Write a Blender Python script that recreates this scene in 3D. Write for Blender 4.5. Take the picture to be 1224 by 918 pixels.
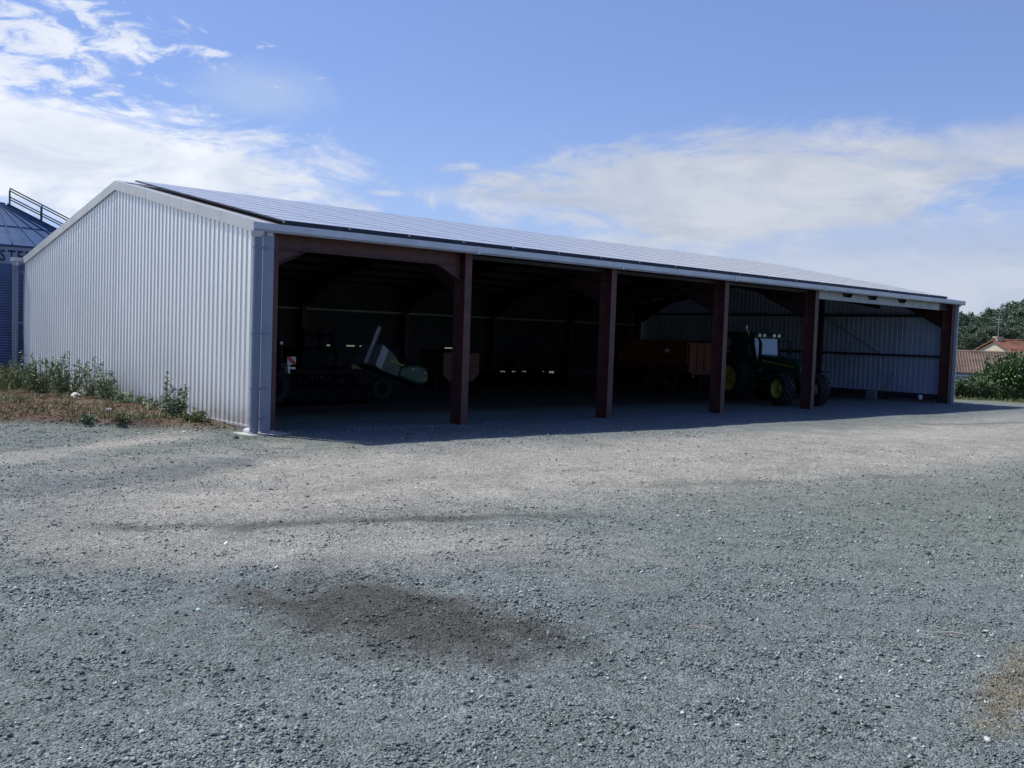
import bpy, math, random
import numpy as np
from mathutils import Vector, Matrix, Euler
R = math.radians
random.seed(7); rng = np.random.default_rng(11)
scn = bpy.context.scene
for o in list(bpy.data.objects): bpy.data.objects.remove(o)
COL = scn.collection

# ------------------------------------------------------------------ camera
F_PX, YAW, PITCH, ROLL = 1156.65, 0.7185, 0.04937, 0.0347
CAM = Vector((-9.9236, -19.6173, 2.3343))
fw = Vector((math.sin(YAW)*math.cos(PITCH), math.cos(YAW)*math.cos(PITCH), -math.sin(PITCH)))
rt = Vector((math.cos(YAW), -math.sin(YAW), 0)); up = rt.cross(fw)
rt2 = math.cos(ROLL)*rt + math.sin(ROLL)*up; up2 = -math.sin(ROLL)*rt + math.cos(ROLL)*up
cam = bpy.data.cameras.new('camera'); camo = bpy.data.objects.new('camera', cam); COL.objects.link(camo)
cam.sensor_width = 36; cam.lens = F_PX/1224*36; cam.clip_start = .1; cam.clip_end = 6000
M = Matrix((( rt2.x, up2.x, -fw.x), (rt2.y, up2.y, -fw.y), (rt2.z, up2.z, -fw.z))).to_4x4()
M.translation = CAM; camo.matrix_world = M; scn.camera = camo

# ------------------------------------------------------------------ sun, sky, exposure
SUNV = Vector((-1.3, 2.75, 4.6)).normalized()
SUN_EL = math.asin(SUNV.z); SUN_AZ = math.atan2(SUNV.x, SUNV.y)
sl = bpy.data.lights.new('sun', 'SUN'); sl.energy = 5.0; sl.angle = R(1.1); sl.color = (1, .95, .87)
so = bpy.data.objects.new('sun', sl); COL.objects.link(so); so.location = (0, 0, 60)
so.rotation_euler = (-SUNV).to_track_quat('-Z', 'Y').to_euler()
scn.view_settings.view_transform = 'Standard'; scn.view_settings.look = 'None'
scn.view_settings.gamma = 1; scn.view_settings.exposure = 0.0; scn.view_settings.use_curve_mapping = False
SKY_STRENGTH = 0.095
world = bpy.data.worlds.new('World'); scn.world = world; world.use_nodes = True

class NT:
    def __init__(s, tree): s.t = tree; s.n = tree.nodes; s.l = tree.links; s.n.clear()
    def node(s, typ, **kw):
        n = s.n.new(typ)
        for k, v in kw.items(): setattr(n, k, v)
        return n
    def put(s, sock, v):
        if isinstance(v, bpy.types.NodeSocket): s.l.new(v, sock)
        elif v is not None: sock.default_value = v
    def math(s, op, a, b=None, c=None, clamp=False):
        n = s.node('ShaderNodeMath', operation=op, use_clamp=clamp)
        for i, v in enumerate((a, b, c)):
            if v is not None: s.put(n.inputs[i], v)
        return n.outputs[0]
    def mix(s, f, a, b, blend='MIX'):
        n = s.node('ShaderNodeMix', data_type='RGBA', blend_type=blend)
        s.put(n.inputs[0], f); s.put(n.inputs[6], a); s.put(n.inputs[7], b)
        return n.outputs[2]
    def noise(s, vec, scale, detail=4, rough=.5, dist=0, out=0, dim='3D'):
        n = s.node('ShaderNodeTexNoise', noise_dimensions=dim)
        if vec is not None: s.l.new(vec, n.inputs['Vector'])
        n.inputs['Scale'].default_value = scale; n.inputs['Detail'].default_value = detail
        n.inputs['Roughness'].default_value = rough; n.inputs['Distortion'].default_value = dist
        return n.outputs[out]
    def ramp(s, f, stops, interp='LINEAR'):
        n = s.node('ShaderNodeValToRGB'); cr = n.color_ramp; cr.interpolation = interp
        while len(cr.elements) < len(stops): cr.elements.new(.5)
        for e, (p, c) in zip(cr.elements, stops):
            e.position = p; e.color = (*c, 1) if hasattr(c, '__len__') else (c, c, c, 1)
        s.l.new(f, n.inputs[0]); return n.outputs[0]
    def smooth(s, v, a, b, lo=0, hi=1):
        n = s.node('ShaderNodeMapRange', interpolation_type='SMOOTHSTEP')
        s.put(n.inputs[0], v); n.inputs[1].default_value = a; n.inputs[2].default_value = b
        n.inputs[3].default_value = lo; n.inputs[4].default_value = hi
        return n.outputs[0]

def build_world():
    w = NT(world.node_tree)
    out = w.node('ShaderNodeOutputWorld'); bg = w.node('ShaderNodeBackground'); bg.inputs[1].default_value = SKY_STRENGTH
    sky = w.node('ShaderNodeTexSky', sky_type='NISHITA'); sky.sun_disc = False
    sky.sun_elevation = SUN_EL; sky.sun_rotation = SUN_AZ; sky.altitude = 100
    sky.air_density = 1.0; sky.dust_density = .6; sky.ozone_density = 2.5
    tc = w.node('ShaderNodeTexCoord'); sep = w.node('ShaderNodeSeparateXYZ'); w.l.new(tc.outputs['Generated'], sep.inputs[0])
    X, Y, Z = sep.outputs
    az = w.math('MULTIPLY', w.math('ARCTAN2', X, Y), 57.2958)
    el = w.math('MULTIPLY', w.math('ARCSINE', w.math('MINIMUM', w.math('MAXIMUM', Z, -1), 1)), 57.2958)
    cmb = w.node('ShaderNodeCombineXYZ'); w.l.new(az, cmb.inputs[0]); w.l.new(w.math('MULTIPLY', el, 2.6), cmb.inputs[1])
    v = cmb.outputs[0]
    big = w.noise(v, .055, 5, .55, .4)
    fine = w.noise(v, .33, 8, .62, .5)
    wisp = w.noise(v, .12, 9, .66, 1.1)
    big_c = w.math('SUBTRACT', big, .5); wisp_c = w.math('SUBTRACT', wisp, .5); fine_c = w.math('SUBTRACT', fine, .5)
    def band(azc, elc, ra, re, tilt=0):
        dx = w.math('DIVIDE', w.math('SUBTRACT', az, azc), ra)
        e0 = w.math('SUBTRACT', el, elc) if not tilt else w.math('SUBTRACT', w.math('SUBTRACT', el, elc), w.math('MULTIPLY', w.math('SUBTRACT', az, azc), tilt))
        dy = w.math('DIVIDE', e0, re)
        d = w.math('SQRT', w.math('ADD', w.math('MULTIPLY', dx, dx), w.math('MULTIPLY', dy, dy)))
        return w.math('SUBTRACT', 1, d)
    def cloud(mask, kb, kf, a, b, dens):
        m = w.math('ADD', mask, w.math('ADD', w.math('MULTIPLY', wisp_c, kb), w.math('MULTIPLY', fine_c, kf)))
        return w.smooth(m, a, b, 0, dens)
    left = cloud(band(0, 9.4, 37, 4.2, -.03), 1.2, .6, -.05, .36, .98)           # big bright bank at left
    leftup = cloud(band(12, 13.4, 11, 4.2), 2.0, 4.2, .1, .8, .85)                 # broken altocumulus above it
    grey = cloud(band(26, 13.0, 5.5, 2.1), .9, .3, .05, .75, .5)
    right = cloud(band(53, 8.8, 15, 3.6, .05), 1.35, .6, -.12, .42, .82)
    right2 = cloud(band(66, 10.6, 14, 1.7, .06), 1.2, .4, -.1, .7, .6)
    low = cloud(band(62, 3.6, 32, 5.2), 1.0, .2, -.1, .8, .62)
    low2 = cloud(band(37.8, 8.1, 6, 1.1, .0), 1.6, .6, .1, .9, .45)
    small = cloud(band(33.5, 8.0, 1.8, .3), .8, .3, .0, .8, .6)
    lowleft = w.smooth(az, 6, -6, 0, .95)  # cloud out of view at left, added to brighten the gable's reflection
    lowleft = w.math('MULTIPLY', lowleft, w.math('MULTIPLY', w.smooth(az, -110, -70), w.smooth(el, 32, 14)))
    behind = w.math('MULTIPLY', w.smooth(w.noise(v, .025, 6, .6, .5), .5, .72, 0, .6), w.math('MULTIPLY', w.smooth(az, 74, 84), w.smooth(az, 140, 100)))
    d = None
    for c in (left, leftup, right, right2, low, low2, small, lowleft, behind):
        d = c if d is None else w.math('SUBTRACT', 1, w.math('MULTIPLY', w.math('SUBTRACT', 1, d), w.math('SUBTRACT', 1, c)))
    tint = w.node('ShaderNodeMix', data_type='RGBA', blend_type='MULTIPLY'); tint.inputs[0].default_value = 1
    w.l.new(sky.outputs[0], tint.inputs[6]); tint.inputs[7].default_value = (.93, 1.03, 1.44, 1)
    # cloud brightness follows the direction of the sun: brighter on the left
    shade = w.ramp(w.noise(v, .16, 7, .6, .6), [(.3, (7.0, 7.8, 9.3)), (.62, (9.8, 10.1, 10.8))])
    side = w.math('ADD', w.math('MULTIPLY', w.smooth(az, 20, 45), -.27), 1.0)
    vm = w.node('ShaderNodeVectorMath', operation='SCALE'); w.l.new(shade, vm.inputs[0]); w.l.new(side, vm.inputs['Scale'])
    # haze near the horizon
    hz = w.math('MULTIPLY', w.smooth(el, 0, 16, .55, .2), w.smooth(w.math('ABSOLUTE', w.math('SUBTRACT', az, 20)), 90, 130, 1, .15))
    base = w.mix(hz, tint.outputs[2], (4.6, 6.0, 9.2, 1))
    c1 = w.mix(d, base, vm.outputs[0])
    c2 = w.mix(grey, c1, (5.3, 6.5, 9.0, 1))
    w.l.new(c2, bg.inputs[0]); w.l.new(bg.outputs[0], out.inputs[0])
build_world()

# ------------------------------------------------------------------ materials
def mat(name, col, rough=.6, metal=0, var=.12, vscale=3, bump=0, bscale=20, island=0, alpha=None, spec=None, coat=0, dirt=None):
    m = bpy.data.materials.new(name); m.use_nodes = True; t = NT(m.node_tree)
    out = t.node('ShaderNodeOutputMaterial'); b = t.node('ShaderNodeBsdfPrincipled'); t.l.new(b.outputs[0], out.inputs[0])
    tc = t.node('ShaderNodeTexCoord').outputs['Object']
    n = t.noise(tc, vscale, 6, .6)
    k = t.smooth(n, .3, .7, 1-var, 1+var)
    vm = t.node('ShaderNodeVectorMath', operation='SCALE'); vm.inputs[0].default_value = col[:3]; t.l.new(k, vm.inputs['Scale'])
    c = vm.outputs[0]
    if island:
        g = t.node('ShaderNodeNewGeometry')
        kk = t.smooth(g.outputs['Random Per Island'], 0, 1, 1-island, 1+island)
        v2 = t.node('ShaderNodeVectorMath', operation='SCALE'); t.l.new(c, v2.inputs[0]); t.l.new(kk, v2.inputs['Scale']); c = v2.outputs[0]
    if dirt:
        dn = t.noise(tc, dirt[1], 8, .7, .3)
        c = t.mix(t.smooth(dn, .48, .7, 0, dirt[2]), c, (*dirt[0], 1))
    t.l.new(c, b.inputs['Base Color'])
    t.put(b.inputs['Roughness'], t.smooth(t.noise(tc, vscale*2.3, 4), .3, .7, max(0, rough-.08), min(1, rough+.08)))
    b.inputs['Metallic'].default_value = metal
    if spec is not None: b.inputs['Specular IOR Level'].default_value = spec
    if coat: b.inputs['Coat Weight'].default_value = coat
    if bump:
        bn = t.node('ShaderNodeBump'); bn.inputs['Strength'].default_value = bump; bn.inputs['Distance'].default_value = .02
        t.l.new(t.noise(tc, bscale, 6, .6), bn.inputs['Height']); t.l.new(bn.outputs[0], b.inputs['Normal'])
    return m

MT = {}
MT['galv'] = mat('galvanised_sheet', (.90, .92, .93), .40, .45, .02, .2)
def splash(m):
    t = NT.__new__(NT); t.t = m.node_tree; t.n = t.t.nodes; t.l = t.t.links
    b = next(n for n in t.n if n.type == 'BSDF_PRINCIPLED'); src = b.inputs['Base Color'].links[0].from_socket
    tc = t.node('ShaderNodeTexCoord').outputs['Object']; sp = t.node('ShaderNodeSeparateXYZ'); t.l.new(tc, sp.inputs[0])
    n = t.noise(tc, 3.5, 8, .7); h = t.math('SUBTRACT', sp.outputs[2], t.math('MULTIPLY', t.math('SUBTRACT', n, .5), 1.1))
    c = t.mix(t.smooth(h, .55, .08, 0, .45), src, (.30, .25, .19, 1))
    st = t.node('ShaderNodeMapping'); st.inputs['Scale'].default_value = (1, 2.2, .10); t.l.new(tc, st.inputs[0])
    c = t.mix(t.smooth(t.noise(st.outputs[0], 2.6, 5, .6), .52, .75, 0, .22), c, (.50, .51, .50, 1))
    t.l.new(c, b.inputs['Base Color'])
splash(MT['galv'])
MT['galv_in'] = mat('shaded_galvanised_sheet', (.42, .50, .68), .5, .2, .12, .8)  # galvanised sheet with bluish interior shade in its colour
MT['rear_in'] = mat('shaded_rear_sheet', (.034, .040, .060), .6, .1, .12, .8)  # rear cladding, interior darkness put into the colour
MT['trim'] = mat('grey_trim', (.50, .53, .57), .4, .2, .05, .7)
MT['trim_end'] = mat('shaded_corner_trim', (.26, .30, .38), .45, .2, .05, .7)  # copy of the grey trim, darkened blue for the shaded front
MT['gutter'] = mat('grey_gutter', (.50, .54, .62), .35, .4, .08, 1.5)
MT['pipe'] = mat('shaded_grey_pipe', (.17, .21, .30), .4, .2, .06, 1.5)  # grey downspout, front shade is in the dark blue colour
MT['red'] = mat('red_oxide_steel', (.080, .026, .026), .5, 0, .2, 3, .05, 60, dirt=((.085, .05, .048), 2, .35))
MT['shadered'] = mat('shaded_red_oxide_steel', (.035, .014, .016), .6, 0, .2, 3)  # shaded copy of the red steel, keeps the rafters dim
MT['dark_steel'] = mat('dark_girt_steel', (.03, .028, .034), .6, 0, .2, 3)
MT['pale_steel'] = mat('galvanised_purlin', (.36, .38, .40), .5, .2, .15, 3)
MT['conc'] = mat('concrete', (.42, .41, .38), .9, 0, .2, 5, .3, 60)
MT['under'] = mat('shaded_roof_underside', (.018, .019, .022), .8, 0, .2, 1)  # darkness under the roof is put into this colour
MT['roof'] = mat('roof_sheet', (.35, .36, .4), .45, .2, .1, 1)
MT['black'] = mat('black_rubber', (.013, .013, .015), .75, 0, .3, 8, .2, 40, dirt=((.05, .048, .046), 6, .4))
MT['darkmetal'] = mat('dark_painted_metal', (.009, .010, .012), .8, 0, .2, 4, spec=.2)
MT['green'] = mat('green_paint', (.014, .065, .035), .35, 0, .15, 3, dirt=((.05, .05, .04), 4, .2))
MT['dkgreen'] = mat('dark_green_paint', (.006, .018, .012), .35, 0, .15, 3)
MT['yellow'] = mat('yellow_rim_paint', (.40, .36, .05), .45, 0, .12, 5, dirt=((.2, .18, .09), 7, .5))
MT['orange'] = mat('orange_trailer_paint', (.22, .062, .024), .5, 0, .18, 2, dirt=((.09, .055, .04), 3, .5))
MT['rust'] = mat('red_brown_paint', (.15, .06, .045), .6, 0, .2, 4)
MT['plate'] = mat('pale_grey_plate', (.36, .39, .42), .4, 0, .15, 6)
MT['white'] = mat('white_paint', (.8, .8, .8), .4, 0, .05, 3)
MT['redp'] = mat('signal_red', (.7, .03, .03), .4, 0, .05, 3)
MT['screen'] = mat('windscreen_glass', (.34, .42, .48), .08, 0, .05, 2, coat=1)
MT['glass'] = mat('dark_window_glass', (.03, .04, .05), .06, 0, .05, 2, coat=.5)
MT['lamp'] = mat('lamp_lens', (.85, .85, .8), .15, 0, .05, 2, coat=1)
MT['beam'] = mat('faded_brown_steel', (.22, .15, .09), .7, 0, .2, 4)
MT['silo'] = mat('shaded_silo_sheet', (.15, .21, .36), .45, .25, .12, 1.2)  # galvanised steel, its shaded side put into the blue colour
MT['silolight'] = mat('silo_light_band', (.27, .33, .44), .5, .2, .1, 1.2)
MT['siloroof'] = mat('shaded_silo_roof', (.030, .080, .19), .75, 0, .12, 1.2, spec=.25)  # roof sheet, same shade-side blue painted in
MT['navy'] = mat('dark_lettering', (.012, .018, .05), .5)
MT['rail'] = mat('dark_railing', (.05, .06, .075), .5, .3)
MT['leaf'] = mat('weed_leaf', (.14, .20, .095), .6, 0, .2, 2, island=.5)
MT['leafdry'] = mat('dry_grass', (.23, .205, .13), .8, 0, .2, 3, island=.4)
MT['leafy'] = mat('yellow_green_grass', (.15, .17, .06), .7, 0, .25, 2, island=.5)
MT['bush'] = mat('bush_leaf', (.06, .12, .03), .55, 0, .25, .8, island=.55)
MT['hedge'] = mat('hedge_leaf', (.11, .15, .055), .6, 0, .25, .8, island=.55)
MT['pine'] = mat('pine_needles', (.095, .14, .085), .65, 0, .25, .3, island=.5)  # lightened towards blue, distance haze is in the colour
MT['bark'] = mat('bark', (.10, .075, .055), .9, 0, .3, 6, .4, 20)
MT['stem'] = mat('weed_stem', (.12, .11, .06), .8)
MT['tile'] = mat('terracotta_tiles', (.25, .11, .07), .85, 0, .3, .9, .4, 8, dirt=((.16, .10, .07), 1.2, .6))
MT['tile2'] = mat('old_brown_tiles', (.18, .13, .105), .9, 0, .3, .9, .4, 8, dirt=((.16, .11, .08), 1.5, .6))
MT['render'] = mat('cream_render', (.52, .47, .38), .9, 0, .1, 1)
MT['render2'] = mat('pale_blue_white_render', (.50, .56, .60), .9, 0, .1, 1)
MT['render3'] = mat('grey_green_render', (.25, .29, .26), .9, 0, .1, 1)
MT['shutter'] = mat('blue_grey_shutter', (.10, .16, .20), .6)
MT['wood'] = mat('old_wood', (.12, .09, .07), .9, 0, .3, 6, .3, 20)
MT['twig'] = mat('pale_twig', (.5, .44, .36), .8)

def corrug_mat():   # solar panels: grazing sky reflection is put into the pale base colour
    m = bpy.data.materials.new('solar_glass'); m.use_nodes = True; t = NT(m.node_tree)
    out = t.node('ShaderNodeOutputMaterial'); b = t.node('ShaderNodeBsdfPrincipled'); t.l.new(b.outputs[0], out.inputs[0])
    b.inputs['Base Color'].default_value = (.46, .46, .44, 1); b.inputs['Roughness'].default_value = .33
    b.inputs['Specular IOR Level'].default_value = .8; b.inputs['Coat Weight'].default_value = .6; b.inputs['Coat Roughness'].default_value = .12
    return m
MT['rockdark2'] = mat('dark_grey_concrete', (.16, .17, .19), .9, 0, .2, 6, .3, 50)  # darker grey than the plain concrete
MT['pv'] = corrug_mat()
MT['pvframe'] = mat('panel_frame', (.12, .13, .17), .5, .3, .05)
MT['pvedge'] = mat('panel_edge_gap_shade', (.012, .016, .04), .6)  # panel edges, and the shadow gap painted at the eave

# ------------------------------------------------------------------ mesh helpers
class MB:
    def __init__(s): s.v = []; s.f = []
    def add(s, vs, fs):
        k = len(s.v); s.v += [tuple(v) for v in vs]; s.f += [tuple(i+k for i in f) for f in fs]; return s
    def box(s, c, d, rot=None, taper=1):
        x, y, z = d[0]/2, d[1]/2, d[2]/2
        vs = [Vector((a*x*(taper if e > 0 else 1), b*y*(taper if e > 0 else 1), e*z)) for e in (-1, 1) for a, b in ((-1, -1), (1, -1), (1, 1), (-1, 1))]
        if rot is not None:
            q = Euler(rot).to_matrix(); vs = [q @ v for v in vs]
        return s.add([v+Vector(c) for v in vs], [(3, 2, 1, 0), (4, 5, 6, 7), (0, 1, 5, 4), (1, 2, 6, 5), (2, 3, 7, 6), (3, 0, 4, 7)])
    def bb(s, x0, x1, y0, y1, z0, z1): return s.box(((x0+x1)/2, (y0+y1)/2, (z0+z1)/2), (x1-x0, y1-y0, z1-z0))
    def bar(s, a, b, w, h=None):
        a, b = Vector(a), Vector(b); h = h or w; d = (b-a); L = d.length; q = d.to_track_quat('X', 'Z').to_matrix()
        vs = [q @ Vector((sx*L/2, sy*w/2, sz*h/2)) + (a+b)/2 for sz in (-1, 1) for sx, sy in ((-1, -1), (1, -1), (1, 1), (-1, 1))]
        return s.add(vs, [(3, 2, 1, 0), (4, 5, 6, 7), (0, 1, 5, 4), (1, 2, 6, 5), (2, 3, 7, 6), (3, 0, 4, 7)])
    def tube(s, pts, r, n=8, caps=True):
        pts = [Vector(p) for p in pts]; rs = r if isinstance(r, (list, tuple)) else [r]*len(pts); vs = []; fs = []
        prev = None
        for i, p in enumerate(pts):
            d = (pts[min(i+1, len(pts)-1)]-pts[max(i-1, 0)]).normalized()
            if prev is None: u = d.orthogonal().normalized()
            else: u = (prev-d*prev.dot(d)).normalized()
            prev = u; w = d.cross(u)
            vs += [p+rs[i]*(math.cos(2*math.pi*k/n)*u+math.sin(2*math.pi*k/n)*w) for k in range(n)]
        for i in range(len(pts)-1):
            for k in range(n):
                a = i*n+k; b = i*n+(k+1) % n; fs.append((a, b, b+n, a+n))
        if caps: fs += [tuple(range(n-1, -1, -1)), tuple(range((len(pts)-1)*n, len(pts)*n))]
        return s.add(vs, fs)
    def prism(s, poly, f0, f1):   # poly list of 2D, f0/f1 map (a,b)->3D for both ends
        n = len(poly); vs = [f0(*p) for p in poly]+[f1(*p) for p in poly]
        fs = [tuple(range(n-1, -1, -1)), tuple(range(n, 2*n))]+[(i, (i+1) % n, (i+1) % n+n, i+n) for i in range(n)]
        return s.add(vs, fs)
    def xz(s, poly, y0, y1): return s.prism(poly, lambda a, b: (a, y0, b), lambda a, b: (a, y1, b))
    def yz(s, poly, x0, x1): return s.prism(poly, lambda a, b: (x0, a, b), lambda a, b: (x1, a, b))
    def lathe(s, prof, c, axis='Z', n=32, close=False):   # prof [(r,h)]
        c = Vector(c); vs = []; fs = []
        for r, h in prof:
            for k in range(n):
                a = 2*math.pi*k/n; u, w = r*math.cos(a), r*math.sin(a)
                vs.append(c+Vector({'Z': (u, w, h), 'Y': (u, h, w), 'X': (h, u, w)}[axis]))
        m = len(prof)
        for i in range(m-1 if not close else m):
            for k in range(n):
                a = i*n+k; b = i*n+(k+1) % n; j = ((i+1) % m)*n
                fs.append((a, b, j+(k+1) % n, j+k))
        return s.add(vs, fs)
    def build(s, name, m, parent=None, smooth=False, bevel=0, loc=None):
        me = bpy.data.meshes.new(name); me.from_pydata([tuple(v) for v in s.v], [], s.f); me.validate()
        if m: me.materials.append(m)
        o = bpy.data.objects.new(name, me); COL.objects.link(o)
        if parent: o.parent = parent
        if loc: o.location = loc
        if smooth:
            me.polygons.foreach_set('use_smooth', [True]*len(me.polygons))
            if hasattr(me, 'set_sharp_from_angle'): me.set_sharp_from_angle(angle=R(38))
        if bevel:
            b = o.modifiers.new('b', 'BEVEL'); b.width = bevel; b.segments = 2; b.limit_method = 'ANGLE'
        return o

def npmesh(name, V, F, m, parent=None, loc=None, smooth=False):
    me = bpy.data.meshes.new(name); k = F.shape[1]
    me.vertices.add(len(V)); me.vertices.foreach_set('co', V.astype(np.float32).ravel())
    me.loops.add(F.size); me.loops.foreach_set('vertex_index', F.astype(np.int32).ravel())
    me.polygons.add(len(F)); me.polygons.foreach_set('loop_start', np.arange(0, F.size, k, dtype=np.int32))
    me.polygons.foreach_set('loop_total', np.full(len(F), k, dtype=np.int32))
    me.update(calc_edges=True)
    if smooth: me.polygons.foreach_set('use_smooth', np.ones(len(F), dtype=bool))
    me.materials.append(m); o = bpy.data.objects.new(name, me); COL.objects.link(o)
    if parent: o.parent = parent
    if loc: o.location = loc
    return o

def tag(o, label=None, cat=None, group=None, kind=None):
    if label: o['label'] = label
    if cat: o['category'] = cat
    if group: o['group'] = group
    if kind: o['kind'] = kind
    return o
def thing(name, label, cat, loc=(0, 0, 0), rz=0, group=None):
    o = bpy.data.objects.new(name, None); COL.objects.link(o); o.empty_display_size = .3
    o.location = loc; o.rotation_euler = (0, 0, rz); return tag(o, label, cat, group)
def copy_tree(o, parent=None):
    c = o.copy(); COL.objects.link(c)
    if parent: c.parent = parent
    for ch in list(o.children): copy_tree(ch, c)
    return c
def gpt(az, d):   # ground point seen from the camera's place at azimuth az (deg) and distance d
    return (CAM.x+d*math.sin(R(az)), CAM.y+d*math.cos(R(az)))

# ------------------------------------------------------------------ noise in numpy
def vnoise(x, y, seed=0):
    xi = np.floor(x).astype(np.int64); yi = np.floor(y).astype(np.int64); fx = x-xi; fy = y-yi
    def h(a, b):
        n = (a*374761393+b*668265263+seed*982451653) & 0x7fffffff
        n = ((n ^ (n >> 13))*1274126177) & 0x7fffffff
        return ((n ^ (n >> 16)) & 0xffff)/65535.
    u = fx*fx*(3-2*fx); v = fy*fy*(3-2*fy)
    return (h(xi, yi)*(1-u)+h(xi+1, yi)*u)*(1-v)+(h(xi, yi+1)*(1-u)+h(xi+1, yi+1)*u)*v
def fbm(x, y, s, o=5, seed=0, g=.55):
    a = 1; t = 0; tot = 0
    for i in range(o):
        t = t+a*vnoise(x*s+17.3*i, y*s-9.1*i, seed+i); tot += a; a *= g; s *= 2.03
    return t/tot
def sst(v, a, b):
    t = np.clip((v-a)/(b-a), 0, 1); return t*t*(3-2*t)
def ell(x, y, cx, cy, ra, rb, ang):
    c, s = math.cos(R(ang)), math.sin(R(ang)); u = (x-cx)*c+(y-cy)*s; v = -(x-cx)*s+(y-cy)*c
    return np.sqrt((u/ra)**2+(v/rb)**2)
def in_strip(x, y):   # the dirt bank beside the left gable: 0..1
    edge = -1.2-(np.clip(y, 0, 14)-.7)*1.02-.35*(fbm(x, y, .8, 3, 5)-.5)*2   # left edge of the bank
    return sst(x, edge-.15, edge+.35)*sst(y, .35, .9)*(1-sst(x, -.03, .02))
def height(x, y):
    z = (fbm(x, y, .35, 3, 1)-.5)*.05+(fbm(x, y, 2.2, 5, 2)-.5)*.042
    near_b = sst(x, -.8, .3)*(1-sst(x, 33.5, 34.5))*sst(y, -.8, .3)*(1-sst(y, 19, 20))
    z = z*(1-near_b*.9)
    m = in_strip(x, y)
    z = z+m*(.10+.17*fbm(x, y, .9, 4, 3))*sst(-x, .0, .8)
    z = z-1.9*sst(x, 41, 62)*sst(y, -40, 5)
    d = np.hypot(x-CAM.x, y-CAM.y)
    az = np.degrees(np.arctan2(x-CAM.x, y-CAM.y))
    z = z+sst(d, 150, 420)*7*np.exp(-((az-76)/16)**2)+sst(d, 300, 900)*(fbm(x, y, .004, 3, 9)*22)
    back = np.abs((az-(-139)+180) % 360-180)  # unseen rise behind the camera, added to darken reflections and the barn interior
    z = z+sst(d, 45, 170)*19*(1-sst(back, 50, 85))*(.8+.4*fbm(x, y, .01, 3, 12))
    return z

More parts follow.
